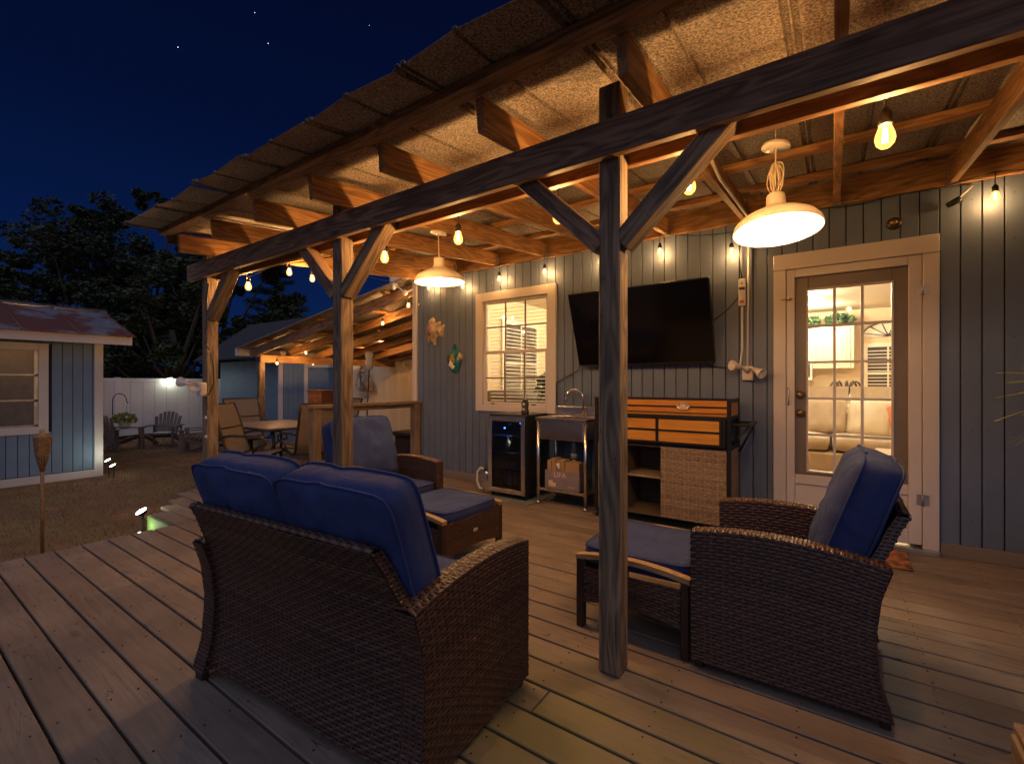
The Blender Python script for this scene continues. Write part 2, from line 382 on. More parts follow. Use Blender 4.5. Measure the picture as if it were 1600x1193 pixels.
def amber():
    m, nt, b = mat('amber_resin_board'); L = nt.links; tc = N(nt, 'ShaderNodeTexCoord'); mp = N(nt, 'ShaderNodeMapping'); mp.inputs['Scale'].default_value = (2, 20, 20)
    L.new(tc.outputs['Object'], mp.inputs[0]); n = N(nt, 'ShaderNodeTexNoise'); n.inputs['Scale'].default_value = 2; n.inputs['Detail'].default_value = 5; L.new(mp.outputs[0], n.inputs[0])
    L.new(ramp(nt, n.outputs[0], [(.3, (.50, .20, .025)), (.7, (.68, .32, .05))]), b.inputs['Base Color']); b.inputs['Roughness'].default_value = .35; return m
M_amber = amber()

def roofmetal(name, a_, b_, rust=None, scale=160):
    m, nt, b = mat(name); L = nt.links; ge = N(nt, 'ShaderNodeNewGeometry')
    n = N(nt, 'ShaderNodeTexNoise'); n.inputs['Scale'].default_value = scale; n.inputs['Detail'].default_value = 3; n.inputs['Roughness'].default_value = .7; L.new(ge.outputs['Position'], n.inputs[0])
    n2 = N(nt, 'ShaderNodeTexNoise'); n2.inputs['Scale'].default_value = 1.7; n2.inputs['Detail'].default_value = 5; L.new(ge.outputs['Position'], n2.inputs[0])
    c = ramp(nt, n.outputs[0], [(.40, a_), (.62, b_)])
    c = mix(nt, 1.0, c, ramp(nt, n2.outputs[0], [(.3, (.75,.72,.7)), (.7, (1.1,1.1,1.1))]), 'MULTIPLY')
    if rust:
        k = ramp(nt, n2.outputs[0], [(.40, (0,0,0)), (.50, (1,1,1))]); c = mix(nt, k, c, rust)
    L.new(c, b.inputs['Base Color']); b.inputs['Roughness'].default_value = .6; b.inputs['Metallic'].default_value = .15
    bump(nt, b, n.outputs[0], .5, .002); return m
M_roof = roofmetal('mottled_metal_underside', (.10, .082, .068), (.46, .39, .32), scale=105)
M_rust = roofmetal('rusty_tin', (.20, .20, .24), (.30, .30, .36), (.17, .055, .04), 12)
M_shingle = plain('dark_shingle', (.05, .045, .05), .9)

def grassmat():
    m, nt, b = mat('dry_lawn'); L = nt.links; ge = N(nt, 'ShaderNodeNewGeometry')
    n = N(nt, 'ShaderNodeTexNoise'); n.inputs['Scale'].default_value = 1.1; n.inputs['Detail'].default_value = 8; L.new(ge.outputs['Position'], n.inputs[0])
    a = N(nt, 'ShaderNodeMath', operation='MULTIPLY_ADD'); L.new(ge.outputs['Random Per Island'], a.inputs[0]); a.inputs[1].default_value = .35; L.new(n.outputs[0], a.inputs[2])
    L.new(ramp(nt, a.outputs[0], [(.35, (.17, .088, .040)), (.55, (.36, .20, .09)), (.7, (.22, .12, .055)), (.95, (.27, .19, .07))]), b.inputs['Base Color']); b.inputs['Roughness'].default_value = .9
    bump(nt, b, n.outputs[0], .6, .03); return m
M_grass = grassmat()

def glassmat(name, tint=(1,1,1), refl=.12, rough=.02):
    m = bpy.data.materials.new(name); m.use_nodes = True; nt = m.node_tree; nt.nodes.clear(); L = nt.links
    o = N(nt, 'ShaderNodeOutputMaterial'); t = N(nt, 'ShaderNodeBsdfTransparent'); g = N(nt, 'ShaderNodeBsdfGlossy'); mx = N(nt, 'ShaderNodeMixShader'); fr = N(nt, 'ShaderNodeFresnel')
    t.inputs[0].default_value = (*tint, 1); g.inputs['Roughness'].default_value = rough; fr.inputs[0].default_value = 1.45
    L.new(fr.outputs[0], mx.inputs[0]); L.new(t.outputs[0], mx.inputs[1]); L.new(g.outputs[0], mx.inputs[2]); L.new(mx.outputs[0], o.inputs[0]); return m
M_glass = glassmat('window_glass', (.95, .96, .95))
M_dglass = glassmat('tinted_glass', (.45, .5, .55))
def bulbglass():
    m = bpy.data.materials.new('amber_bulb_glass'); m.use_nodes = True; nt = m.node_tree; nt.nodes.clear(); L = nt.links
    o = N(nt, 'ShaderNodeOutputMaterial'); t = N(nt, 'ShaderNodeBsdfTransparent'); e = N(nt, 'ShaderNodeEmission'); mx = N(nt, 'ShaderNodeMixShader')
    lw = N(nt, 'ShaderNodeLayerWeight'); lw.inputs[0].default_value = .5
    r = N(nt, 'ShaderNodeMapRange'); r.inputs[3].default_value = .30; r.inputs[4].default_value = .75; L.new(lw.outputs['Facing'], r.inputs[0])
    t.inputs[0].default_value = (1, .92, .8, 1); e.inputs[0].default_value = (1, .43, .10, 1); e.inputs[1].default_value = 1.6
    L.new(r.outputs[0], mx.inputs[0]); L.new(t.outputs[0], mx.inputs[1]); L.new(e.outputs[0], mx.inputs[2]); L.new(mx.outputs[0], o.inputs[0]); return m
M_bulb = bulbglass()
M_fil = emis('glowing_filament', (1, .66, .28), 60)
M_whitebulb = emis('lit_lamp_bulb', (1, .84, .58), 8)
M_led = emis('blue_led', (.05, .25, 1), 12)
M_solar = emis('solar_lamp_lens', (.85, 1, .75), 14)
M_star = emis('star_point', (.7, .8, 1), 1.2)

def point(name, loc, W, col, r=.03, parent=None):
    l = bpy.data.lights.new(name, 'POINT'); l.energy = W; l.color = col; l.shadow_soft_size = r
    o = bpy.data.objects.new(name, l); COL.objects.link(o)
    if parent is not None:
        o.parent = parent; o.location = Vector(loc) - wloc(parent)
    else: o.location = loc
    return o
WARM = (1, .54, .20); CREAM = (1, .60, .29)

# ================================================================== THE SETTING
GZ = -.5
g = MB(); g.add([(-400,-400,GZ),(400,-400,GZ),(400,400,GZ),(-400,400,GZ)], [(0,1,2,3)]); obj('ground', g, M_grass, kind='structure')
rs = np.random.RandomState(3); n = 90000
gx = rs.uniform(-16.8, -4.4, n); gy = rs.uniform(-.5, 7, n)
keep = ~((gx > -9.3) & (gy > 1.5 + (-4.9 - gx)*.5)); keep &= ~((gx < -10.6) & (gy < 2.7)); gx, gy = gx[keep], gy[keep]; n = len(gx)
a = rs.uniform(0, 6.28, n); h = rs.uniform(.015, .045, n); w = .004
lx, ly = rs.normal(0, .015, n), rs.normal(0, .015, n)
V = np.empty((n, 3, 3)); V[:,0] = np.c_[gx - w*np.cos(a), gy - w*np.sin(a), np.full(n, GZ)]; V[:,1] = np.c_[gx + w*np.cos(a), gy + w*np.sin(a), np.full(n, GZ)]; V[:,2] = np.c_[gx+lx, gy+ly, GZ+h]
def npmesh(name, V, k):
    me = bpy.data.meshes.new(name); nv = V.shape[0]*k; me.vertices.add(nv); me.vertices.foreach_set('co', V.reshape(-1).astype('f'))
    me.loops.add(nv); me.loops.foreach_set('vertex_index', np.arange(nv, dtype='i')); me.polygons.add(V.shape[0])
    me.polygons.foreach_set('loop_start', np.arange(0, nv, k, dtype='i')); me.polygons.foreach_set('loop_total', np.full(V.shape[0], k, dtype='i')); me.update(); me.validate(); return me
o = link('grass', npmesh('grass', V, 3), M_grass); o['kind'] = 'stuff'; o['label'] = 'short dry brown grass of the lawn between the deck and the shed'

for i, (px, py, s) in enumerate([(278, 74, 1.3), (398, 20, 1), (419, 68, 1.1), (577, 40, .7)]):
    st = obj('star', MB().ball((0,0,0), s*1.0, 8, 6), M_star, M=Matrix.Translation(atD(px, py, 1500)))
    tag(st, ['faint star, leftmost of the few in the night sky', 'faint star highest in the open sky left of the pergola roof', 'faint star just below the highest one in the night sky', 'dimmest star close to the pergola roof edge'][i], 'star', 'stars in the night sky')

# ------------------------------------------------------------------ decks
deck = thing('deck', '', '', (0,0,0), kind='structure')
BW = .1415
def deck_row(y, x0, x1, z, parent, m):
    # staggered joints
    cuts = [x0]; k = int(round((y+5)/BW))
    j = {0: -.87, 1: 1.8, 2: -2.9, 3: 2.6, 4: 1.1, 5: -3.3}[k % 6]
    if k % 6 == 0 and abs(y-1.39) > .2: j = 2.1
    if abs(y - 1.43) < .08: j = -.87
    if x0 + .4 < j < x1 - .4: cuts.append(j)
    cuts.append(x1)
    for a, b in zip(cuts[:-1], cuts[1:]):
        dz = rnd.uniform(-.0015, .0015)
        o = lumber('deck_board', (a + .002, y, z - .014 + dz), (b - .002, y, z - .014 + dz), BW - .011 + rnd.choice((0, -.001, .001)), .028, m, parent, b=.003)
y0 = 1.507 - BW*15.5
rows = []
for i in range(40):
    y = 1.50 - BW/2 + BW*(i - 15)
    if y > 4.12: break
    rows.append(y)
    if y < 1.50: x0 = -4.39
    else:
        x0 = -4.9 - max(0, (y - 1.57))*1.7; x0 = max(x0, -5.65)
        if y > 3.2: x0 = -4.45
    deck_row(y, x0, 3.2, 0, deck, M_deck)
obj('deck_fascia', MB().box(-4.385, -4.36, -.7, 1.5, -.2, -.03), M_deck2, deck)
obj('deck_skirt', MB().box(-4.89, -4.42, 1.47, 1.495, -.42, -.002), M_greenlit, deck)
for x in np.arange(-4.2, 3.2, .41):
    o = lumber('joist', (x, -.7, -.10), (x, 4.15, -.10), .038, .14, M_beam, deck)
sm = MB()
for x in np.arange(-4.2, 1.3, .41):
    for y in rows:
        for dy in (-.04, .04):
            if y < 0: continue
            sm.lathe([(.0001, .0012), (.0035, .0012), (.0038, -.001)], 6, Matrix.Translation((x + rnd.uniform(-.006, .006), y + dy + rnd.uniform(-.005, .005), .0008)))
obj('screw_head', sm, M_nail, deck, kind='stuff')
low = thing('lower_deck', '', '', (0,0,0), kind='structure')
for i in range(26):
    y = 2.3 + i*BW; x0 = -6.0 - (y - 2.3)*1.75; x0 = max(x0, -9.3)
    lumber('deck_board', (x0, y, -.184), (-5.45 if y < 3.3 else -4.48, y, -.184), BW - .008, .028, M_deck2, low)
obj('step_riser', MB().box(-5.66, -5.63, 2.0, 3.25, -.17, -.03), M_deck2, low)
obj('deck_skirt', MB().add([(-6.0,2.24,-.5),(-9.3,4.1,-.5),(-9.3,4.1,-.2),(-6.0,2.24,-.2),(-5.7,2.24,-.5),(-5.7,2.24,-.2),(-6.0,2.27,-.2),(-9.3,4.13,-.2)],[(0,1,2,3),(0,3,5,4),(3,2,7,6)]), M_deck2, low)

# ------------------------------------------------------------------ the house
HY = 4.17
house = thing('house', 'blue grey house with vertical board siding, lit window and glazed door behind the deck', 'house', (0, HY, 0))
PITCH = .1015
WX0, WX1, WZ0, WZ1 = -3.41, -2.346, .83, 2.18       # window trim
DX0, DX1, DZ1 = -.387, .58, 2.145                    # door trim
HL, HR, HT = -4.44, 3.2, 2.80
x = HL + .05
while x < HR:
    a, b = x, x + PITCH
    for e0, e1 in ((WX0, WX1), (DX0, DX1)):
        if a < e0 < b: extra = (a, e0 - .003)
        elif a < e1 < b: extra = (e1 + .003, b)
        else: continue
        if extra[1] - extra[0] > .012:
            zz = (WZ0 - .02, WZ1 + .02) if e0 == WX0 else (.075, DZ1 + .02)
            lumber('siding_board', ((extra[0]+extra[1])/2, HY+.0085, zz[0]), ((extra[0]+extra[1])/2, HY+.0085, zz[1]), extra[1]-extra[0]-.004, .0155, M_siding, house, up=(0,-1,0), b=.002)
    spans = [(.075, HT)]
    if b > WX0 and a < WX1: spans = [(.075, WZ0 + .01), (WZ1 - .01, HT)]
    if b > DX0 and a < DX1: spans = [(DZ1 - .01, HT)]
    for z0, z1 in spans:
        if z1 - z0 < .02: continue
        lumber('siding_board', ((a+b)/2, HY + .008, z0), ((a+b)/2, HY + .008, z1), PITCH - .007, .016, M_siding, house, up=(0,-1,0), b=.002)
    x += PITCH
nh = MB()
for xx in np.arange(HL+.10, HR, PITCH*2):
    for zz in (.25, .85, 1.45, 2.05, 2.35):
        if (WX0-.03 < xx < WX1+.03 and WZ0-.03 < zz < WZ1+.03) or (DX0-.03 < xx < DX1+.03 and zz < DZ1+.03): continue
        dx_, dz_ = rnd.uniform(-.008, .008), rnd.uniform(-.03, .03)
        nh.lathe([(.0001, .0012), (.0032, .0010), (.0036, -.0006)], 6, Matrix.Translation((xx+dx_, HY, zz+dz_)) @ Matrix.Rotation(R(90), 4, 'X'))
obj('nail_head', nh, M_nail, house, kind='stuff')
bk = MB()
for (a, b, c, d) in ((HL, WX0+.06, 0, HT), (WX0+.06, WX1-.06, 0, WZ0+.05), (WX0+.06, WX1-.06, WZ1-.05, HT), (WX1-.06, DX0+.08, 0, HT), (DX0+.08, DX1-.08, DZ1-.06, HT), (DX1-.08, HR, 0, HT)):
    bk.box(a, b, HY+.017, HY+.12, c, d)
obj('wall_core', bk, M_gap, house)
obj('corner_trim', MB().bbox(HL-.03, HL+.045, HY-.018, HY+.10, 0, HT), M_white, house)
obj('side_wall', MB().box(HL-.025, HL+.06, HY+.10, 11, GZ, HT), M_siding, house)
obj('base_trim', MB().bbox(HL+.05, DX0-.005, HY-.02, HY, 0, .09).bbox(DX1+.005, HR, HY-.02, HY, 0, .09), M_doorp, house)
obj('foundation', MB().box(HL, HR, HY+.017, HY+.12, GZ, -.001), M_gap, house)
# roof with eave
rf = MB(); rf.bbox(HL-.48, HR, HY+.02, 11.5, HT-.25, HT-.12); obj('roof', rf, M_shingle, house)
obj('fascia', MB().bbox(HL-.50, HL-.482, HY+.0, 11.5, HT-.30, HT-.10).bbox(HL-.50, HL-.035, HY-.0, HY+.018, HT-.30, HT-.10), M_white, house)

def frame_boxes(mb, x0, x1, y0, y1, z0, z1, t, b=.004, tb=None):
    tb = tb or t
    mb.bbox(x0, x0+t, y0, y1, z0, z1, b); mb.bbox(x1-t, x1, y0, y1, z0, z1, b)
    mb.bbox(x0+t, x1-t, y0, y1, z1-t, z1, b); mb.bbox(x0+t, x1-t, y0, y1, z0, z0+tb, b)
# window
wf = MB(); frame_boxes(wf, WX0, WX1, HY-.025, HY+.05, WZ0, WZ1, .10, tb=.07)
win = obj('window', wf, M_white, house, M=Matrix.Translation((0,0,0)))
s = MB(); ix0, ix1, iz0, iz1 = WX0+.10, WX1-.10, WZ0+.07, WZ1-.10; mid = (iz0+iz1)/2 + .01
frame_boxes(s, ix0, ix1, HY+.01, HY+.045, mid-.02, iz1, .032); frame_boxes(s, ix0, ix1, HY-.005, HY+.03, iz0, mid+.015, .036)
sub('sash', s, M_white, win)
for (z0, z1, yy) in ((mid+.015, iz1-.032, HY+.02), (iz0+.036, mid-.022, HY+.005)):
    s = MB()
    w3 = (ix1-ix0-.07)/3
    for k in (1, 2): s.box(ix0+.035+w3*k-.008, ix0+.035+w3*k+.008, yy-.005, yy+.012, z0, z1)
    s.box(ix0+.035, ix1-.035, yy-.004, yy+.011, (z0+z1)/2-.008, (z0+z1)/2+.008)
    sub('muntin', s, M_doorp, win)
    for k in range(3):
        for j in range(2):
            zz0, zz1 = (z0, (z0+z1)/2) if j == 0 else ((z0+z1)/2, z1)
            sub('pane', MB().box(ix0+.035+w3*k+.0085, ix0+.035+w3*(k+1)-.0085, yy+.002, yy+.006, zz0+.0085, zz1-.0085), M_glass, win)
for k in range(27):
    zz = iz0 + .05 + k*.0405
    if zz > iz1 - .04: break
    Mx = Matrix.Translation(((ix0+ix1)/2, HY+.12, zz)) @ Matrix.Rotation(R(8), 4, 'X')
    sub('blind_slat', MB().box(-(ix1-ix0)/2+.02, (ix1-ix0)/2-.02, -.022, .022, -.0012, .0012, Mx), M_cab, win)
sub('sill_latch', MB().box(ix0+.12, ix0+.17, HY-.012, HY-.005, iz0+.012, iz0+.024).box(ix1-.2, ix1-.15, HY-.012, HY-.005, iz0+.012, iz0+.024), M_brown, win, kind='stuff')

# door: trim, storm frame, slab with 15 lights
dt = MB(); dt.bbox(DX0, DX0+.085, HY-.03, HY+.05, .03, DZ1-.12); dt.bbox(DX1-.085, DX1, HY-.03, HY+.05, .0, DZ1-.12); dt.bbox(DX0, DX1, HY-.034, HY+.05, DZ1-.12, DZ1)
door = obj('door', dt, M_white, house, M=Matrix.Translation((0,0,0)))
SX0, SX1 = DX0+.088, DX1-.088
s = MB(); s.bbox(SX0, SX0+.055, HY-.022, HY+.01, .05, DZ1-.123); s.bbox(SX1-.07, SX1, HY-.022, HY+.01, .05, DZ1-.123)
s.bbox(SX0+.055, SX1-.07, HY-.022, HY+.01, DZ1-.185, DZ1-.123); s.bbox(SX0+.055, SX1-.07, HY-.022, HY+.01, .05, .12); s.bbox(SX0+.055, SX1-.07, HY-.022, HY+.01, .38, .45)
sub('storm_door_frame', s, M_white, door)
sub('jamb_filler', MB().box(SX0-.02, SX0+.05, HY+.0505, HY+.118, .0, DZ1-.06).box(SX1-.06, SX1+.02, HY+.0505, HY+.118, .0, DZ1-.06).box(SX0+.05, SX1-.06, HY+.0505, HY+.118, DZ1-.19, DZ1-.06), M_white, door)  # boxes added behind the frames to block room light leaking through the gaps
sub('kick_panel', MB().bbox(SX0+.055, SX1-.07, HY-.008, HY+.006, .12, .38), M_white, door)
GX0, GX1, GZ0, GZ1 = SX0+.055, SX1-.07, .45, DZ1-.185
s = MB(); ya, yb = HY+.03, HY+.07; gx0, gx1, gz0, gz1 = GX0+.085, GX1-.085, GZ0+.03, GZ1-.10
s.bbox(GX0-.02, gx0, ya, yb, .1, GZ1+.03); s.bbox(gx1, GX1+.02, ya, yb, .1, GZ1+.03); s.bbox(gx0, gx1, ya, yb, gz1, GZ1+.03); s.bbox(gx0, gx1, ya, yb, .1, gz0)
sub('door_slab', s, M_doorp, door)
s = MB(); frame_boxes(s, gx0-.012, gx1+.012, ya-.01, ya, gz0-.012, gz1+.012, .012, .002); sub('glazing_bead', s, M_white, door)
cw = (gx1-gx0)/3; rh = (gz1-gz0)/5
s = MB()
for k in (1,2): s.box(gx0+cw*k-.009, gx0+cw*k+.009, ya-.004, ya+.02, gz0, gz1)
for j in range(1,5): s.box(gx0, gx1, ya-.003, ya+.019, gz0+rh*j-.009, gz0+rh*j+.009)
sub('muntin', s, M_white, door)
for k in range(3):
    for j in range(5): sub('pane', MB().box(gx0+cw*k+.0095, gx0+cw*(k+1)-.0095, ya+.008, ya+.012, gz0+rh*j+.0095, gz0+rh*(j+1)-.0095), M_glass, door)
s = MB()
for zz in (.92, 1.06): s.lathe([(.0001,.045),(.02,.045),(.026,.03),(.02,.012),(.028,.008),(.028,0),(.0001,0)], 14, Matrix.Translation((GX0+.035, ya, zz)) @ Matrix.Rotation(R(90), 4, 'X'))
sub('door_knob', s, M_brass, door)
for zz in (1.78, .36):
    s = MB(); s.box(SX1-.028, SX1-.003, HY-.027, HY-.0225, zz-.035, zz+.035); s.box(SX1+.008, SX1+.035, HY-.035, HY-.0305, zz-.035, zz+.035); s.tube([(SX1+.002, HY-.036, zz-.04), (SX1+.002, HY-.036, zz+.04)], .005)
    sub('hinge', s, M_galv, door)
s = MB(); s.box(DX0+.06, DX0+.12, HY-.036, HY-.031, 1.79, 1.80); s.tube([(DX0+.05, HY-.04, 1.795), (DX0+.13, HY-.04, 1.795)], .004); s.lathe([(.001,.01),(.012,.01),(.012,0),(.001,0)], 10, Matrix.Translation((DX0+.11, HY-.034, 1.795)) @ Matrix.Rotation(R(90),4,'X')); sub('latch_hook', s, M_brass, door)
s = MB(); s.tube([(SX0+.012, HY-.03, .98),(SX0+.016, HY-.045, 1.0),(SX0+.016, HY-.045, 1.09),(SX0+.012, HY-.03, 1.11)], .006); sub('pull_handle', s, M_galv, door)
sub('threshold', MB().bbox(DX0+.0, DX1, HY-.07, HY+.05, .0, .032), M_galv, door)

# ------------------------------------------------------------------ inside the house
inn = thing('room', '', '', (0, HY, 0), kind='structure')
obj('interior_floor', MB().box(HL+.06, HR, HY+.121, 10.6, -.02, .04), M_intf, inn)
obj('interior_ceiling', MB().box(HL+.06, HR, HY+.121, 10.6, 2.50, 2.53), M_intc, inn)
obj('interior_back_wall', MB().box(HL+.06, HR, 10.6, 10.7, .0, 2.5), M_intw, inn)
obj('interior_left_wall', MB().box(HL+.065, HL+.1, HY+.121, 10.6, .04, 2.5), M_intw, inn)
obj('interior_right_wall', MB().box(2.0, 2.05, HY+.121, 10.6, .04, 2.5), M_intw, inn)
cw_ = MB()
for (a, b, c, d) in ((HL+.1, WX0+.06, .04, 2.5), (WX0+.06, WX1-.06, .04, WZ0+.05), (WX0+.06, WX1-.06, WZ1-.05, 2.5), (WX1-.06, DX0+.08, .04, 2.5), (DX0+.08, DX1-.08, DZ1-.06, 2.5), (DX1-.08, 2.0, .04, 2.5)):
    cw_.box(a, b, HY+.1215, HY+.128, c, d)
obj('interior_front_wall', cw_, M_intw, inn)
for i, (lx_, ly_) in enumerate([(-.35, 8.3), (-.25, 9.6), (-.9, 6.2), (.9, 7.2), (-3.1, 5.6), (-3.0, 7.6), (-1.9, 9.0)]):
    t = thing('recessed_light', ['lit recessed ceiling light seen through the upper left door pane', 'second recessed ceiling light nearer the kitchen cabinets', 'recessed ceiling light over the inside sofa', 'recessed ceiling light right of the inside sofa', 'recessed ceiling light above the room behind the window', 'recessed ceiling light deeper behind the window', 'recessed ceiling light in the middle of the kitchen'][i], 'ceiling light', (lx_, ly_, 2.5), 'recessed ceiling lights')
    obj('trim_ring', MB().lathe([(.075, 0), (.10, -.001), (.10, -.008), (.075, -.008), (.075, 0)], 20, Matrix.Translation((lx_, ly_, 2.499))), M_wplas, t)
    obj('lens', MB().lathe([(.0001, -.004), (.075, -.004)], 20, Matrix.Translation((lx_, ly_, 2.499))), M_gold, t)
    point('lamp', (lx_, ly_, 2.42), 33, (1, .80, .54), .08, t)
# kitchen
kt = thing('kitchen_cabinets', 'cream kitchen wall cabinets and counter seen through the glazed door', 'cabinets', (-1, 10.2, 0))
for k in range(4):
    x0 = -1.82 + k*.52
    obj('cabinet_door', MB().bbox(x0+.01, x0+.51, 10.24, 10.26, 1.42, 2.16).bbox(x0+.07, x0+.45, 10.232, 10.24, 1.48, 2.10), M_cab, kt)
obj('cabinet_box', MB().box(-1.9, .30, 10.26, 10.6, 1.42, 2.18), M_cab, kt)
obj('counter', MB().bbox(-2.2, .70, 9.95, 10.6, .88, .93), M_white, kt); obj('base_cabinet', MB().box(-2.2, .70, 10.0, 10.6, .04, .88), M_cab, kt)
mw = thing('microwave', 'white microwave under the kitchen wall cabinets', 'microwave', (-.6, 10.1, 1.25))
obj('body', MB().bbox(-.95, -.32, 10.05, 10.235, 1.20, 1.56), M_wplas, mw); obj('window', MB().box(-.90, -.50, 10.043, 10.05, 1.28, 1.48), M_dark, mw); obj('keypad', MB().box(-.44, -.35, 10.043, 10.05, 1.26, 1.50), M_dark, mw)
def leafball(name, c, r, n, mat_, parent, size=.07, zs=.6, seed=1):
    q = np.random.RandomState(seed); p = q.normal(0, 1, (n, 3)); p /= np.linalg.norm(p, axis=1)[:, None]; p *= (q.uniform(.3, 1, n)**.5)[:, None]*r; p[:, 2] *= zs
    p += np.array(c); d = q.normal(0, 1, (n, 3)); d /= np.linalg.norm(d, axis=1)[:, None]; e = np.cross(d, q.normal(0, 1, (n, 3))); e /= np.linalg.norm(e, axis=1)[:, None]
    s_ = size*q.uniform(.6, 1.3, n)[:, None]; V = np.stack([p - d*s_, p + e*s_*.35, p + d*s_, p - e*s_*.35], 1)
    o = link(name, npmesh(name, V, 4), mat_, parent); o['kind'] = 'stuff'; return o
for i, xx in enumerate((-.42, .08)):
    t = thing('potted_fern', ['fern in a basket on top of the cabinets, left of the two', 'fern in a basket on top of the cabinets, right of the two'][i], 'plant', (xx, 10.35, 2.18), 'ferns on the kitchen cabinets')
    leafball('leaves', (xx, 10.3, 2.29), .24, 220, M_leafi, t, .06, .5, i); obj('basket', MB().lathe([(.001,0),(.09,0),(.12,.1),(.1,.1),(.001,.08)], 12, Matrix.Translation((xx, 10.35, 2.18))), M_card, t)
def blinds_window(label, c, wdt, hgt, axis, z0, arch=False):
    """a white framed window with half open blinds, dark night behind. axis 'y' = in a wall facing -y, 'x' = facing +x"""
    t = thing('interior_window', label, 'window', (c[0], c[1], z0))
    def P(mb, u0, u1, n0, n1, za, zb):
        if axis == 'y': mb.box(c[0]+u0, c[0]+u1, c[1]-n1, c[1]-n0, za, zb)
        else: mb.box(c[0]+n0, c[0]+n1, c[1]+u0, c[1]+u1, za, zb)
    m = MB(); P(m, -wdt/2-.07, -wdt/2, 0, .03, z0-.07, z0+hgt+.07); P(m, wdt/2, wdt/2+.07, 0, .03, z0-.07, z0+hgt+.07); P(m, -wdt/2, wdt/2, 0, .03, z0-.07, z0); P(m, -wdt/2, wdt/2, 0, .03, z0+hgt, z0+hgt+.07)
    P(m, -.012, .012, .004, .03, z0, z0+hgt); P(m, -wdt/2, wdt/2, .004, .031, z0+hgt*.5-.02, z0+hgt*.5+.02); obj('frame', m, M_cab, t)
    m = MB(); P(m, -wdt/2, wdt/2, .001, .003, z0, z0+hgt); obj('night_pane', m, M_dark, t)
    k = 0
    while k*.06 < hgt-.05:
        m = MB(); P(m, -wdt/2, wdt/2, .004, .028, z0+.03+k*.06, z0+.045+k*.06); obj('blind_slat', m, M_cab, t); k += 1
    return t
blinds_window('window with blinds on the back wall seen through the right door panes', (.80, 10.6), .58, .95, 'y', .85)
at = thing('arch_ornament', 'arched metal wall ornament above the back wall window', 'wall decor', (.80, 10.58, 1.98))
m = MB(); m.tube([(0.80+.38*math.cos(w), 10.56, 1.98+.26*math.sin(w)) for w in np.linspace(0, math.pi, 16)] + [(.42, 10.56, 1.98)], .012)
for w in np.linspace(.3, 2.84, 6): m.tube([(.80, 10.56, 1.99), (.80+.36*math.cos(w), 10.56, 1.98+.25*math.sin(w))], .008)
obj('arch_frame', m, M_dark, at); obj('backing', MB().prism([(.36*math.cos(w), .24*math.sin(w)) for w in np.linspace(0, math.pi, 14)], lambda u, v, w: (.80+u, w, 1.985+v), 10.585, 10.57), M_cab, at)
blinds_window('tall interior window with dark panes and blinds seen through the kitchen window', (HL+.11, 6.45), .95, 1.25, 'x', .85)
blinds_window('second blinded interior window further along the same side wall', (HL+.11, 8.2), 1.0, 1.25, 'x', .85)

def cushion_mb(a, b, c, edge=.55, n=14, seed=0, wr=.006, pw=4, fold=0, asym=1.0):
    """boxed cushion centred at 0: full size a x b, c thick in the middle"""
    m = MB(); faces = []; vid = {}; vs = []
    def vert(i, j, k):
        key = (i, j, k)
        if key in vid: return vid[key]
        u, v, w = i/n*2-1, j/n*2-1, k/2*2-1
        pu = (1-abs(u)**pw)*(1-abs(v)**pw)
        half = c/2*(edge + (1-edge)*pu**.55*(asym if w > 0 else 1))
        rr = 1-.035*(abs(u)**6*abs(v)**6)*2; side = 1 - .012*(1-abs(w))*0 + .012*(1-abs(w))
        p = Vector((u*a/2*rr*side, v*b/2*rr*side, w*half))
        q = Vector((u*2.1+seed, v*2.1, w*1.3+seed*.7)); ns = noise.noise(q*1.3)*wr*2 + noise.noise(q*4)*wr*.6
        nx = (1 - pu)**.5
        p.z += (w*ns*1.6)*(1 if abs(w) > .5 else 0)*min(1, pu*3)
        if abs(w) > .5: p.z += w*wr*.55*math.sin(u*13+seed*2+v)*max(0, 1-pu*2.2)*min(1, pu*9)
        if fold: p.z -= w*fold*math.exp(-((u-.1+.25*v)**2)*60)*max(0, v)
        p.x += noise.noise(q*1.1+Vector((5,0,0)))*wr*.7; p.y += noise.noise(q*1.1+Vector((0,5,0)))*wr*.7
        vid[key] = len(vs); vs.append(p); return vid[key]
    for k in (0, 2):
        for i in range(n):
            for j in range(n):
                f = (vert(i,j,k), vert(i+1,j,k), vert(i+1,j+1,k), vert(i,j+1,k)); faces.append(f if k == 2 else f[::-1])
    for k in (0, 1):
        for i in range(n):
            faces.append((vert(i,0,k), vert(i+1,0,k), vert(i+1,0,k+1), vert(i,0,k+1))); faces.append((vert(i+1,n,k), vert(i,n,k), vert(i,n,k+1), vert(i+1,n,k+1)))
            faces.append((vert(0,i+1,k), vert(0,i,k), vert(0,i,k+1), vert(0,i+1,k+1))); faces.append((vert(n,i,k), vert(n,i+1,k), vert(n,i+1,k+1), vert(n,i,k+1)))
    m.add(vs, faces, True)
    pip = []
    for k in (0, 2):
        ring = [(i,0) for i in range(n)] + [(n,j) for j in range(n)] + [(n-i,n) for i in range(n)] + [(0,n-j) for j in range(n)]
        pip.append([vs[vid[(i,j,k)]]*1.006 for i, j in ring])
    return m, pip

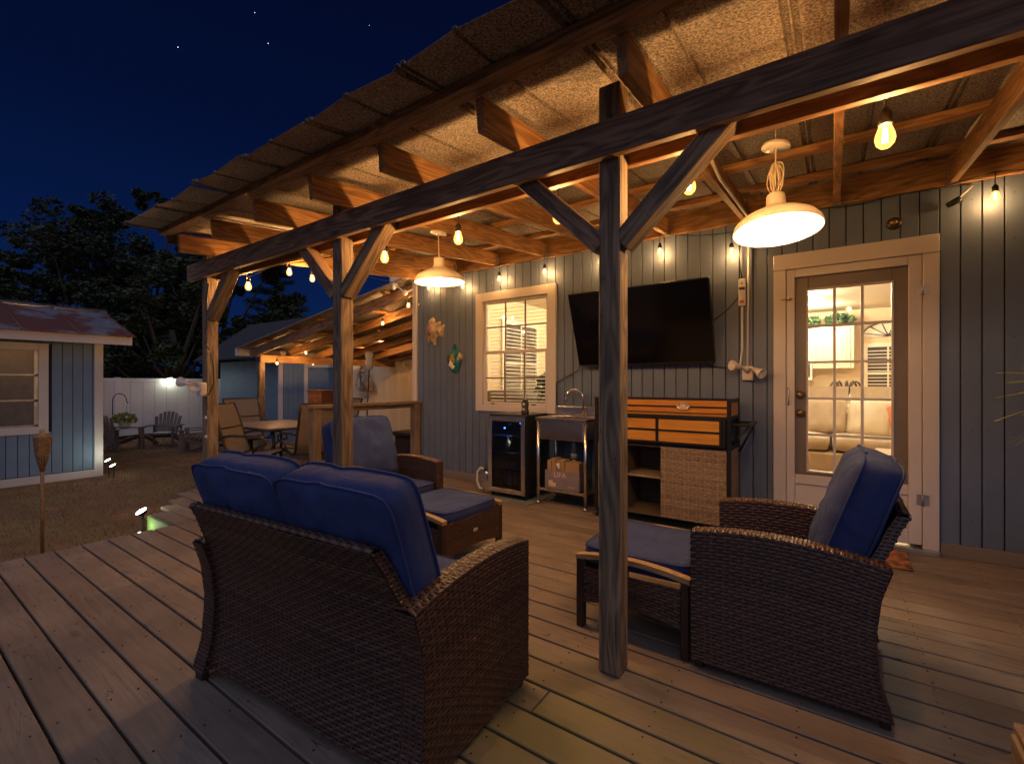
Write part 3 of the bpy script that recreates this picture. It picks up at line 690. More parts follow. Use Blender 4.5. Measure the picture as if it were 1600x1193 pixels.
# interior sofa
t = thing('sofa', 'beige sectional sofa with loose cushions inside behind the glazed door', 'sofa', (0, 6.8, .04))
obj('base', MB().bbox(-1.6, .75, 6.35, 7.2, .12, .36, .02), M_sofa, t); obj('backrest', MB().bbox(-1.6, .75, 7.2, 7.4, .12, .80, .03), M_sofa, t)
obj('chaise', MB().bbox(.35, 1.15, 5.75, 7.2, .12, .45, .03), M_sofa, t); obj('arm', MB().bbox(.95, 1.2, 5.8, 7.4, .12, .66, .04), M_sofa, t)
obj('leg', MB().box(-1.5, -1.45, 6.4, 6.45, .04, .12).box(.3, .35, 6.4, 6.45, .04, .12), M_dark, t, kind='stuff')
for k, (xx, w_) in enumerate([(-1.2, .76), (-.42, .76), (.30, .62)]):
    mm, pp = cushion_mb(w_, .80, .18, .7, 10, k, .004); obj('seat_cushion', mm, M_sofa, t, M=Matrix.Translation((xx, 6.75, .45)))
for k, (xx, yy, rz_, m_, lb) in enumerate([(-.62, 7.02, 8, M_cab, 'pale striped cushion on the inside sofa, leftmost'), (-.1, 7.05, -5, M_sofa, 'plain beige cushion in the middle of the inside sofa'), (.36, 6.98, -20, M_cab, 'cream patterned cushion beside the coral one'), (.66, 6.93, 25, M_coral, 'coral orange cushion at the right end of the inside sofa')]):
    sz_ = .30 if m_ is M_coral else .46; mm, pp = cushion_mb(sz_, sz_, .16, .15, 10, k+9, .006); o = obj('throw_pillow', mm, m_, None, M=Matrix.Translation((xx, yy, .74)) @ Matrix.Rotation(R(rz_), 4, 'Z') @ Matrix.Rotation(R(68), 4, 'X')); tag(o, lb, 'cushion')
for k, xx in enumerate((-.10, .48)):
    t = thing('dining_chair', ['beige slip covered dining chair behind the inside sofa, left one', 'beige slip covered dining chair behind the inside sofa, right one'][k], 'chair', (xx, 8.5, .04))
    obj('backrest', MB().prism([(-.25,0),(.25,0),(.28,.62),(-.28,.62)], lambda u, v, w: (xx+u, w, .48+v), 8.3, 8.22), M_sofa, t); obj('seat', MB().bbox(xx-.25, xx+.25, 8.3, 8.75, .42, .50), M_sofa, t)
    for sx_ in (-.2, .2):
        for sy_ in (8.26, 8.7): obj('leg', MB().box(xx+sx_-.02, xx+sx_+.02, sy_-.02, sy_+.02, .04, .42), M_dark, t)
ct = thing('centrepiece', 'dark twisted centrepiece standing on the inside dining table', 'ornament', (.15, 9.2, .8)); m = MB()
for k in range(9): m.tube([(.15+.22*math.cos(k*.7)*q, 9.2+.15*math.sin(k*.9)*q, .8+.38*math.sin(q*2.4)) for q in np.linspace(0, 1, 7)], .015, 5)
obj('twigs', m, M_dark, ct, kind='stuff')
t = thing('dining_table', 'inside dining table behind the beige chairs', 'table', (.2, 9.2, 0)); obj('table_top', MB().bbox(-.6, 1.0, 8.8, 9.6, .75, .79), M_cab, t)
for a_, b_ in ((-.55, 8.85), (.95, 8.85), (-.55, 9.55), (.95, 9.55)): obj('leg', MB().box(a_-.03, a_+.03, b_-.03, b_+.03, .04, .75), M_cab, t)
# things behind the kitchen window
for k, (xx, yy, h_) in enumerate([(-3.72, 5.35, .95), (-3.2, 5.75, .9)]):
    t = thing('wicker_tub_chair', ['tub chair by the interior window, seen low through the left panes', 'second tub chair behind the middle window panes'][k], 'chair', (xx, yy, .04))
    obj('shell', MB().lathe([(.22,.3),(.34,.5),(.40,.85),(.38,h_+.05),(.34,h_+.02),(.30,.52),(.001,.46)], 18, Matrix.Translation((xx, yy, .04))), M_grayw, t); obj('foot', MB().lathe([(.001,0),(.2,0),(.22,.3),(.001,.3)], 12, Matrix.Translation((xx, yy, .04))), M_dark, t)
for k, (xx, yy, zz) in enumerate([(-3.30, 6.6, 1.15), (-2.85, 5.0, .92), (-2.62, 4.75, .95)]):
    t = thing('potted_plant', ['leafy pot plant on a stand deep behind the window', 'dark leafed pot plant behind the lower right window panes', 'small pot plant on the inner window sill'][k], 'plant', (xx, yy, zz))
    leafball('leaves', (xx, yy, zz+.2), .25, 160, M_leafi, t, .07, .8, k+5); obj('pot', MB().lathe([(.001,-.1),(.08,-.1),(.11,.06),(.09,.06),(.001,.04)], 12, Matrix.Translation((xx, yy, zz))), M_terra, t); obj('stand', MB().lathe([(.001, .05), (.09, .05), (.07, zz-.12), (.1, zz-.101), (.001, zz-.101)], 10, Matrix.Translation((xx, yy, 0))), M_dark, t)

# ------------------------------------------------------------------ pergola
perg = thing('pergola', 'timber pergola with metal roof, posts and knee braces covering the deck', 'pergola', (-1.8, 1.75, 0))
def zb(Y): return 2.216 + (Y - 1.67)*.0977
PX = [-.682-.0445, -2.463-.0445, -4.32-.0445, 1.15]
PY = 1.709 + .0445
for i, x in enumerate(PX):
    lumber('post', (x, PY, .0), (x, PY, 2.33 if i in (0, 3) else 2.30), .089, .089, M_post, perg, up=(0,-1,0), b=.005)
lumber('beam', (-4.62, 1.690, 2.10), (3.0, 1.690, 2.10), .038, .140, M_beam, perg, b=.004)
lumber('beam', (-4.55, 1.817, 2.10), (3.0, 1.817, 2.10), .038, .140, M_pine, perg, b=.004)
for i, x in enumerate(PX):
    for s_ in (-1, 1):
        if i == 2 and s_ < 0: continue
        lumber('brace', (x + s_*.04, PY, 1.70), (x + s_*.44, PY, 2.085), .088, .075, M_beam if s_ < 0 else M_post, perg, b=.004)
RX = [-4.31, -3.71, -3.08, -2.45, -1.84, -1.21, -.59, .02, .64, 1.25, 1.86, 2.47]
for x in RX:
    lumber('rafter', (x, 1.50, zb(1.50)+.07), (x, 4.130, zb(4.13)+.07), .038, .14, M_pine, perg)
    h_ = MB(); h_.box(x-.024, x+.024, 4.085, 4.133, zb(4.1)-.008, zb(4.1)-.004); h_.box(x-.0235, x-.0205, 4.085, 4.131, zb(4.1)-.006, zb(4.1)+.09); h_.box(x+.0205, x+.0235, 4.085, 4.131, zb(4.1)-.006, zb(4.1)+.09)
    obj('joist_hanger', h_, M_galv, perg)
lumber('ledger', (-4.45, 4.150, 2.548), (3.1, 4.150, 2.548), .038, .19, M_pine, perg)
for Y in (1.445, 2.65, 3.25, 3.85):
    sl = 5.6; z = zb(Y) + .14 + .019
    M, L = frame((-4.42, Y, z), (3.1, Y, z), (0, -math.sin(R(sl)), math.cos(R(sl))))
    o = lumber('purlin', (-4.42, Y, z), (3.1, Y, z), .089, .038, M_beam if Y < 2 else M_pine, perg, up=(0, -math.sin(R(sl)), math.cos(R(sl))))
# roof sheets: ribbed, mottled underneath, 2 mm thick
def roof_sheet(x0, w, seed):
    q = random.Random(seed); prof = [(-.012, .0), (0, 0), (.006, .018), (.020, .018), (.025, .003), (.031, .003), (.036, .018), (.050, .018), (.056, 0), (w/2-.012, 0), (w/2-.008, .012), (w/2+.008, .012), (w/2+.012, 0), (w-.002, 0)]
    ys = [1.18, 1.24, 1.44, 2.05, 2.65, 3.25, 3.85, 4.163]; vs = []; fs = []; sag = q.uniform(-.010, .006)
    for y in ys:
        for (u, dz) in prof:
            z = zb(y) + .14 + .0385 + dz + (.002 if u < 0 else 0)
            if y < 1.4: z += sag*(1.4-y)/.2 + .010*math.sin(u/w*math.pi*2+seed)*(1.4-y)/.2
            vs.append((x0+u, y, z))
    n = len(prof); m_ = len(ys)
    for i in range(m_-1):
        for j in range(n-1): fs.append((i*n+j, (i+1)*n+j, (i+1)*n+j+1, i*n+j+1))
    top = [(a, b, c+.0015) for a, b, c in vs]; N_ = len(vs)
    ft = [tuple(reversed([k+N_ for k in f])) for f in fs]
    rim = [(j, j+1, N_+j+1, N_+j) for j in range(n-1)]
    mb = MB().add(vs+top, fs+ft+rim); return mb
for k in range(13):
    obj('roof_sheet', roof_sheet(-4.42 + k*.61, .61, k), M_roof, perg)
for x in (-4.36,):
    lumber('rake_trim', (x-.04, 1.45, zb(1.45)+.12), (x-.04, 4.12, zb(4.12)+.12), .02, .09, M_beam, perg)

# conduit under the roof, hooks
t = thing('conduit', 'thin grey conduit running beside a rafter down to the ledger', 'conduit', (-.55, 2.9, 2.4))
obj('pipe', MB().tube([(-.5, 2.35, 2.36), (-.53, 2.6, 2.33), (-.545, 2.9, 2.345), (-.545, 4.0, 2.44), (-.545, 4.12, 2.40), (-.545, 4.14, 2.30)], .009), M_wplas, t)
for i, (px, py) in enumerate([(1213, 170), (1247, 162)]):
    p = atY(px, py, 2.52 if i == 0 else 2.0)
    m = MB(); m.tube([(p.x, p.y, 2.44 if i == 0 else 2.33), (p.x, p.y, p.z+.02)], .002, 5); m.tube([(p.x+.010*math.cos(w), p.y, p.z+.01+.010*math.sin(w)) for w in np.linspace(-4.2, 1.2, 12)], .002, 5)
    tag(obj('screw_hook', m, M_galv), ['steel screw hook holding the nearer pendant lamp', 'empty steel screw hook right of the pendant lamp hook'][i], 'hook', 'screw hooks under the pergola roof')

# ------------------------------------------------------------------ pendants
def pendant(label, c, top, hook, tilt, az):
    """c = centre of the rim"""
    t = thing('pendant_lamp', label, 'pendant lamp', tuple(c), 'cream barn pendant lamps')
    M = Matrix.Translation(c) @ Matrix.Rotation(az, 4, 'Z') @ Matrix.Rotation(tilt, 4, 'X')
    R0 = .188
    out = [(R0, 0), (R0+.003, .006), (R0-.004, .030), (R0-.022, .052), (R0-.06, .075), (.085, .095), (.052, .112), (.042, .135), (.040, .175), (.036, .182), (.0001, .184)]
    obj('shade', MB().lathe(out, 40, M), M_enamel, t)
    inn_ = [(R0, 0), (R0-.002, .004), (R0-.008, .028), (R0-.026, .049), (R0-.063, .071), (.082, .090), (.045, .105), (.03, .12), (.0001, .121)]
    obj('reflector', MB().lathe(inn_[::-1], 40, M), M_enin, t)
    obj('bulb', MB().lathe([(.0001, .028), (.016, .031), (.026, .043), (.03, .058), (.026, .075), (.016, .094), (.014, .115)], 16, M), M_whitebulb, t)
    l = point('lamp', M @ Vector((0, 0, .022)), PEND_W, CREAM, .03, t)
    tp = M @ Vector((0, 0, .18)); cz = Vector(top)
    can = MB().lathe([(.0001, .030), (.03, .030), (.058, .018), (.062, .004), (.062, 0), (.0001, 0)], 24, Matrix.Translation(cz) @ Matrix.Rotation(R(9), 4, 'Y')); obj('canopy', can, M_enamel, t)
    obj('chain', MB().tube([tp, (tp.lerp(cz, .5)), cz], .0035, 6), M_enamel, t)
    obj('hanger_wire', MB().tube([cz + Vector((0,0,.025)), hook], .0015, 5), M_galv, t)
    return t, tp, cz
PEND_W = 8
c = atY(1214, 361, 2.52); hk = atY(1213, 170, 2.52)
t, tp, cz = pendant('cream pendant lamp with a looped bundle of cord, hanging right of the front post', c, atY(1212, 232, 2.52), hk, R(-7), R(20))
m = MB(); q = random.Random(4)
for k in range(9):
    w0 = q.uniform(-.5, .5); pts = []
    a0 = q.uniform(.022, .050); ph = q.uniform(0, 6.28)
    for s_ in np.linspace(0, 1, 26):
        w = s_*2*math.pi; zz = tp.z + .01 + (.145)*(.5-.5*math.cos(w)) + .0
        pts.append(Vector((tp.x + a0*math.sin(w)*math.cos(ph+w0) + .008*math.sin(s_*8+k), tp.y + a0*math.sin(w)*math.sin(ph), zz)))
    m.tube(pts, .0026, 6, closed=True)
obj('cord_bundle', m, M_rope, t, kind='stuff')
c2 = atY(687, 441, 2.555); t2, tp2, cz2 = pendant('cream pendant lamp hanging in front of the fish plaque, farther one', c2, atY(685, 366, 2.555), atY(685, 330, 2.555), R(2), 0)

# ------------------------------------------------------------------ string lights
BULB_W = 11
def make_bulb(label, p, scale=1.0, W=BULB_W, grp='warm string light bulbs under the pergola roof', drop=.085, lamp=True):
    """p = centre of the glass"""
    t = thing('string_bulb', label, 'light bulb', tuple(p), grp); s = scale; T = Matrix.Translation(p)
    obj('glass', MB().lathe([(.0005, -.034*s), (.012*s, -.032*s), (.021*s, -.022*s), (.0245*s, -.008*s), (.0225*s, .006*s), (.017*s, .022*s), (.0135*s, .034*s)], 16, T), M_bulb, t)
    f = MB()
    for k in range(4):
        w = k*math.pi/2; f.tube([p + Vector((.006*s*math.cos(w), .006*s*math.sin(w), -.018*s)), p + Vector((.004*s*math.cos(w+.6), .004*s*math.sin(w+.6), .020*s))], .0013*s, 5)
    obj('filament', f, M_fil, t)
    obj('socket', MB().lathe([(.0001, .036*s), (.0145*s, .030*s), (.0175*s, .034*s), (.0175*s, .062*s), (.013*s, .070*s), (.008*s, .078*s), (.0001, .080*s)], 14, T), M_bplas, t)
    obj('lead', MB().tube([p + Vector((0,0,.076*s)), p + Vector((0,0,.076*s+drop))], .0032*s, 6), M_bplas, t)
    if lamp: point('lamp', p + Vector((0,0,-.004)), W, WARM, .018, t)
    return p + Vector((0,0,.076*s+drop))
front = [(1383, 213, 2.0, 'large glowing bulb right of the nearer pendant lamp'), (1077, 290, 2.0, 'glowing bulb inside the right knee brace of the front post'),
         (872, 338, 2.0, 'glowing bulb just left of the front post'), (716, 372, 2.0, 'glowing bulb hanging above the farther pendant lamp'),
         (601, 402, 2.0, 'glowing bulb just right of the middle post brace'), (388, 447, 2.0, 'starry glowing bulb beside the far left post brace')]
tops = {}
pts = []
for px, py, Y, lb in front: pts.append(make_bulb(lb, atY(px, py, Y), 1.2 if px > 1300 else 1.08))
end = [(452, 425, 'left one of the two bulbs hanging against the dark conifer'), (488, 435, 'bulb against the night sky just left of the middle post')]
epts = [make_bulb(lb, atX(px, py, -4.2)) for px, py, lb in end]
wallb = [(1555, 307, 'bulb hanging on the siding at the far right under the roof'), (1143, 393, 'bulb on the siding left of the door beside the nearer pendant'), (1031, 393, 'bulb on the siding above the television, right of the front post'),
         (938, 408, 'bulb on the siding immediately left of the front post'), (851, 424, 'bulb above the right end of the lit window'), (780, 435, 'bulb above the left end of the lit window'),
         (723, 447, 'bulb half hidden behind the right rim of the farther pendant'), (670, 449, 'bulb half hidden under the left rim of the farther pendant')]
wpts = [make_bulb(lb, atY(px, py, 4.085), .95, W=2.8) for px, py, lb in wallb]
def cord(pts, sag, r=.0035, n=8):
    out = []
    for a, b in zip(pts[:-1], pts[1:]):
        for k in range(n):
            s_ = k/n; p = a.lerp(b, s_); p = p + Vector((0, 0, -sag*4*s_*(1-s_))); out.append(p)
    out.append(pts[-1]); return out
c0 = [Vector((1.1, 2.0, 2.12))] + pts[:5] + [Vector((-3.0, 1.98, 2.06)), pts[5], Vector((-4.18, 1.96, 2.06)), epts[0], epts[1], Vector((-4.2, 3.6, 2.32)), Vector((-4.2, 4.06, 2.36))]
tag(obj('light_cord', MB().tube(cord(c0, .012), .0035, 6), M_bplas), 'black string light cord along the inside of the front beam', 'cord')
c1 = [Vector((1.4, 4.08, 2.42))] + [wpts[0]] + [Vector((.35, 4.09, 2.44)), Vector((-.1, 4.09, 2.44))] + wpts[1:] + [Vector((-4.3, 4.08, 2.36))]
tag(obj('light_cord', MB().tube(cord(c1, .02), .0035, 6), M_bplas), 'black string light cord draped along the top of the siding', 'cord')
t = thing('wall_camera', 'small black outdoor camera on a bracket above the right of the door', 'camera', (.63, 4.1, 2.33))
p = atY(1492, 315, 4.12); obj('camera_body', MB().lathe([(.0001,-.04),(.018,-.04),(.022,.03),(.0001,.035)], 12, Matrix.Translation(p) @ Matrix.Rotation(R(70), 4, 'Y') @ Matrix.Rotation(R(30), 4, 'X')), M_bplas, t)
obj('bracket', MB().tube([p, p+Vector((.05,.0,.05)), atY(1520, 290, 4.16)], .005, 6), M_wplas, t)

# ------------------------------------------------------------------ wall things
p = atY(1397, 349, HY-.02)
t = thing('round_wall_lamp', 'small round brown wall fitting above the door', 'wall fitting', tuple(p)); Mx = Matrix.Translation(p) @ Matrix.Rotation(R(90), 4, 'X')
obj('base_plate', MB().lathe([(.0001,.012),(.038,.012),(.042,0),(.042,-.015)], 20, Mx), M_brown, t); obj('knob', MB().ball(p+Vector((-.005,-.03,0)), .024), M_brass, t)
# television
t = thing('television', 'large black flat television tilted forward on the siding', 'television', (-1.41, 4.0, 1.3))
M, L = frame((-2.028, 4.05, 1.312), (-.792, 4.05, 1.315), (0, -.24, .66)); h_ = .70
obj('casing', MB().bbox(0, L, -.0, .035, 0, h_, .004).bbox(.25, L-.25, .035, .06, .12, h_-.1, .01), M_bplas, t, M=M)
obj('screen', MB().box(.008, L-.008, -.003, -.0005, .016, h_-.008), M_screen, t, M=M)
obj('wall_mount', MB().box(-1.6, -1.2, 4.13, 4.165, 1.45, 1.75).tube([(-1.4, 4.15, 1.6), (-1.41, 3.98, 1.62)], .02, 8), M_black, t)
tag(obj('television_cable', MB().tube([(-2.0, 4.08, 1.36), (-2.1, 4.14, 1.27), (-2.3, 4.145, 1.17), (-2.335, 4.145, 1.15), (-2.335, 4.145, .98), (-2.32, 4.145, .86)], .005, 6), M_bplas), 'black cable from the television down beside the lit window', 'cable')
pp = [atY(x_, y_, 4.155) for x_, y_ in ((1090, 560), (1110, 572), (1150, 575), (1160, 574))]
tag(obj('television_cable', MB().tube(cord(pp, .0), .005, 6), M_bplas), 'black cable from the television bottom to the junction box', 'cable')
pp = [atY(x_, y_, 4.15) for x_, y_ in ((1116, 500), (1140, 480), (1152, 466), (1158, 452))]
tag(obj('television_cable', MB().tube(cord(pp, .0), .004, 6), M_bplas), 'black cable from the television side up to the power strip', 'cable')
a_, b_ = atY(1160, 436, 4.15), atY(1160, 478, 4.15)
t = thing('power_strip', 'white power strip with red switch fixed upright on the siding', 'power strip', tuple(b_))
obj('body', MB().bbox(a_.x-.026, a_.x+.026, 4.125, 4.155, b_.z, a_.z, .004), M_wplas, t); obj('plug', MB().bbox(a_.x-.02, a_.x+.022, 4.10, 4.124, a_.z-.09, a_.z-.07), M_bplas, t)
obj('switch', MB().box(a_.x-.016, a_.x+.016, 4.118, 4.1245, b_.z+.02, b_.z+.045), M_coral, t); obj('outlet_slot', MB().box(a_.x-.004, a_.x+.004, 4.122, 4.1245, a_.z-.045, a_.z-.03), M_dark, t)
tag(obj('supply_cord', MB().tube([atY(1158, 372, 4.14), atY(1155, 395, 4.14), atY(1156, 420, 4.14), atY(1160, 437, 4.14)], .005, 6), M_bplas), 'black lead dropping from the roof into the power strip', 'cord')
tag(obj('conduit_pipe', MB().tube([b_+Vector((0,-.0,0)), atY(1160, 545, 4.15), atY(1157, 566, 4.15), atY(1156, 572, 4.15)], .008, 8), M_wplas), 'pale conduit from the power strip to the junction box', 'conduit')
tag(obj('conduit_pipe', MB().tube([atY(1170, 385, 4.15), atY(1169, 480, 4.15), atY(1168, 572, 4.15)], .008, 8), M_wplas), 'pale conduit from the roof down to the junction box', 'conduit')
def flood(label, base, d1, d2, facing, s=1.0):
    t = thing('twin_floodlight', label, 'floodlight', tuple(base), 'white twin floodlights'); B = Vector(base)
    obj('junction_box', MB().bbox(B.x-.05*s, B.x+.05*s, B.y-.0, B.y+.05, B.z-.075*s, B.z+.065*s, .006), M_shell, t)
    for d in (d1, d2):
        d = Vector(d).normalized(); q_ = d.to_track_quat('Z', 'Y').to_matrix().to_4x4()
        o_ = B + Vector((d.x*.035, -.03, .04)); Mh = Matrix.Translation(o_ + d*.03) @ q_
        obj('lamp_head', MB().lathe([(.0001,-.0),(.022*s,.0),(.026*s,.04*s),(.05*s,.10*s),(.052*s,.115*s),(.044*s,.112*s),(.0001,.085*s)], 18, Mh), M_shell, t)
        obj('swivel_arm', MB().tube([B + Vector((0,-.0,.0)), o_, o_ + d*.035], .012*s, 8), M_wplas, t)
    return t
B = atY(1168, 582, 4.118); flood('white twin floodlight on a junction box left of the door', B, (-.4, -.5, .1), (.6, -.4, -.35), 0, .8)
B = Vector((-4.34, PY-.10, 1.12)); 
flood('white twin floodlight on a box fixed to the far left post', B + Vector((.0,.0,-.02)), (-.8, -.4, .15), (.75, -.35, -.15), 0, .8)
tag(obj('flood_cable', MB().tube([(-4.27, 1.70, 1.98), (-4.31, 1.70, 1.75), (-4.27, 1.695, 1.62), (-4.33, 1.69, 1.5), (-4.22, 1.69, 1.42), (-4.15, 1.69, 1.3), (-4.14, 1.69, 1.15), (-4.24, 1.69, 1.05), (-4.33, 1.70, 1.06)], .0045, 6), M_bplas), 'black cable looping down the far left post to the floodlight', 'cable')
for i, zz in enumerate((.86, .70, .36)):
    tag(obj('carriage_bolt', MB().ball((-4.325, PY-.05, zz), .014, 10, 6, (1,.6,1)), M_wplas), ['bolt cap on the far left post just under the floodlight box', 'bolt cap halfway down the far left post', 'bolt cap low on the far left post'][i], 'bolt', 'bolt caps on the far left post')
# eave flood light on the house corner
t = thing('eave_spotlight', 'white spotlight cluster under the eave at the far house corner', 'spotlight', (HL-.2, HY-.02, 2.45))
p = atY(617, 445, HY-.03); obj('lamp_head', MB().lathe([(.0001,-.04),(.03,-.03),(.05,.05),(.0001,.04)], 14, Matrix.Translation(p) @ Matrix.Rotation(R(-110), 4, 'Y')), M_shell, t)
p2 = atY(633, 457, HY-.03); obj('sensor', MB().ball(p2, .035), M_wplas, t); obj('arm', MB().tube([p, p2, p2+Vector((.12, .02, .03))], .012, 6), M_wplas, t)
for i, (px, py) in enumerate([(643, 476), (656, 477)]):
    p = atY(px, py, HY-.045); tag(obj('hook_bracket', MB().tube([p+Vector((0,.03,.03)), p+Vector((0,-.02,.02)), p+Vector((.02,-.03,-.01)), p+Vector((0,-.01,-.03))], .006, 6), M_galv), ['metal hook on the white corner board of the house', 'metal hook on the siding right beside the corner board'][i], 'hook')

# fish + turtle plaques
p = atY(675, 517, HY-.03); t = thing('fish_plaque', 'ceramic fish plaque in sand and purple on the siding left of the window', 'wall decor', tuple(p))
def blob(pts, c, y0, y1, name, m_, par, s=1):
    n = len(pts); vs = [Vector((c.x+u*s, y1, c.z+v*s)) for u, v in pts] + [Vector((c.x+u*s*.8, y0, c.z+v*s*.8)) for u, v in pts] + [Vector((c.x, y0-.012, c.z))]
    fs = [(i, n+i, n+(i+1)%n, (i+1)%n) for i in range(n)] + [(n+i, 2*n, n+(i+1)%n) for i in range(n)]
    return obj(name, MB().add(vs, fs, True), m_, par)
def ell(a, b, n=18, ph=0): return [(a*math.cos(w+ph), b*math.sin(w+ph)) for w in np.linspace(0, 2*math.pi, n, endpoint=False)]
blob(ell(.105, .115), p, HY-.055, HY-.012, 'body', M_sand, t)
blob([(-.06,.02),(.0,.07),(.05,.03),(.06,-.03),(.0,-.08),(-.06,-.06)], p+Vector((-.01,0,0)), HY-.066, HY-.03, 'face', M_purple, t)
blob([(-.09,.07),(-.06,.15),(0,.18),(.04,.14),(.02,.09)], p, HY-.042, HY-.012, 'crest', M_sand, t)
blob([(.04,.09),(.12,.12),(.14,.09),(.09,.03)], p, HY-.042, HY-.012, 'dorsal_fin', M_sand, t)
blob([(.08,.02),(.15,.02),(.20,.07),(.18,-.01),(.19,-.09),(.13,-.05),(.08,-.04)], p, HY-.04, HY-.012, 'tail', M_sand, t)
blob([(-.14,.04),(-.10,.05),(-.07,-.08),(-.13,-.06)], p, HY-.04, HY-.012, 'cheek_fin', M_purple, t)
blob([(.0,-.09),(.06,-.09),(.06,-.17),(.02,-.19),(.0,-.15)], p, HY-.04, HY-.012, 'belly_fin', M_sand, t)
blob([(-.07,-.08),(-.04,-.09),(-.05,-.15),(-.08,-.14)], p, HY-.04, HY-.012, 'pelvic_fin', M_sand, t)
p = atY(709, 562, HY-.03); t = thing('turtle_plaque', 'teal and gold sea turtle plaque on the siding left of the window', 'wall decor', tuple(p))
blob([(-.07,.10),(-.02,.15),(.04,.14),(.09,.07),(.10,-.03),(.07,-.12),(.02,-.16),(-.05,-.14),(-.09,-.06),(-.10,.03)], p, HY-.05, HY-.012, 'shell', M_teal, t)
blob(ell(.062, .085, 14, .2), p+Vector((-.015,0,-.005)), HY-.072, HY-.046, 'shell_top', M_olive, t)
blob([(-.02,.13),(-.01,.19),(.02,.19),(.03,.13)], p, HY-.045, HY-.012, 'head', M_teal, t)
blob([(.06,.10),(.12,.06),(.13,.0),(.08,.03)], p, HY-.04, HY-.012, 'front_flipper', M_sand, t); blob([(-.09,.08),(-.14,.02),(-.13,-.01),(-.08,.03)], p, HY-.04, HY-.012, 'front_flipper', M_teal, t)
blob([(-.06,-.07),(0,-.12),(.04,-.08),(0,-.09)], p, HY-.074, HY-.05, 'pale_scute', M_wplas, t)

# ------------------------------------------------------------------ woven furniture
def weave(mb, P, ulen, vlen, pu=.026, pv=.0135, amp=.0031, back=None):
    """strands along u, stacked along v, passing over and under stakes every pu. P(u,v)->Vector, u,v in 0..1"""
    nr = max(2, int(round(vlen/pv))); nc = max(2, int(round(ulen/pu))); seg = nc*2; dv = 1/nr
    us = [i/seg for i in range(seg+1)]
    for r in range(nr):
        v = (r+.5)*dv; vs = []; fs = []
        for i, u in enumerate(us):
            h = .002
            p = P(u, v); du = P(min(1, u+h), v) - P(max(0, u-h), v); dw = P(u, min(1, v+h)) - P(u, max(0, v-h)); nn = du.cross(dw)
            nn = nn.normalized() if nn.length > 1e-9 else Vector((0,0,1)); dw = P(u, min(1, v+dv*.46)) - P(u, max(0, v-dv*.46))
            o = amp*math.sin((i/2 + r)*math.pi + math.pi/2) + (.0 if i % 2 == 0 else 0)
            sq = .5 if i % 2 == 0 else .42
            vs += [p - dw*sq + nn*(o-.0018), p + nn*(o+.0014), p + dw*sq + nn*(o-.0018)]
        for i in range(seg):
            a = i*3
            for k in (0, 1): fs.append((a+k, a+3+k, a+4+k, a+1+k))
        mb.add(vs, fs, True)
    for i in range(0, seg+1, 2):                            # the upright stakes the strands pass over and under
        u = min(1-.0001, max(.0001, i/seg)); wu = .0042/max(ulen, .01); vs = []; fs = []; M_ = max(6, nr//2)
        for j in range(M_+1):
            v = j/M_; h = .004; p = P(u, v); du = P(min(1, u+h), v) - P(max(0, u-h), v); dw = P(u, min(1, v+h)) - P(u, max(0, v-h)); nn = du.cross(dw)
            nn = nn.normalized() if nn.length > 1e-9 else Vector((0,0,1)); a_, b_ = P(max(0, u-wu), v), P(min(1, u+wu), v)
            vs += [a_ - nn*.0008, p + nn*.0010, b_ - nn*.0008]
        for j in range(M_):
            for k in (0, 1): fs.append((j*3+k, j*3+k+1, j*3+4+k, j*3+3+k))
        mb.add(vs, fs, True)
    if back is not None:
        n1, n2 = 16, 12; vs = []; fs = []
        for i in range(n1+1):
            for j in range(n2+1):
                u, v = i/n1, j/n2; p = P(u, v); du = P(min(1, u+.01), v) - P(max(0, u-.01), v); dw = P(u, min(1, v+.01)) - P(u, max(0, v-.01)); nn = du.cross(dw).normalized()
                vs.append(p - nn*.0055)
        for i in range(n1):
            for j in range(n2): fs.append((i*(n2+1)+j, (i+1)*(n2+1)+j, (i+1)*(n2+1)+j+1, i*(n2+1)+j+1))
        back.add(vs, fs, True)
def interp(tab, x):
    if x <= tab[0][0]: return tab[0][1]
    for (a, b), (c, d) in zip(tab[:-1], tab[1:]):
        if x <= c:
            s_ = (x-a)/(c-a); s_ = s_*s_*(3-2*s_)*.35 + s_*.65; return b + (d-b)*s_
    return tab[-1][1]
REAR = [(0, 0), (.15, .042), (.30, .052), (.42, .040), (.55, .004)]
BACK = [(.03, .035), (.2, .060), (.38, .058), (.52, .030), (.62, -.012), (.72, -.062)]
def armtop(y): s_ = (y-.01)/.63; return .532 + .016*s_ + .125*s_*(1-s_)
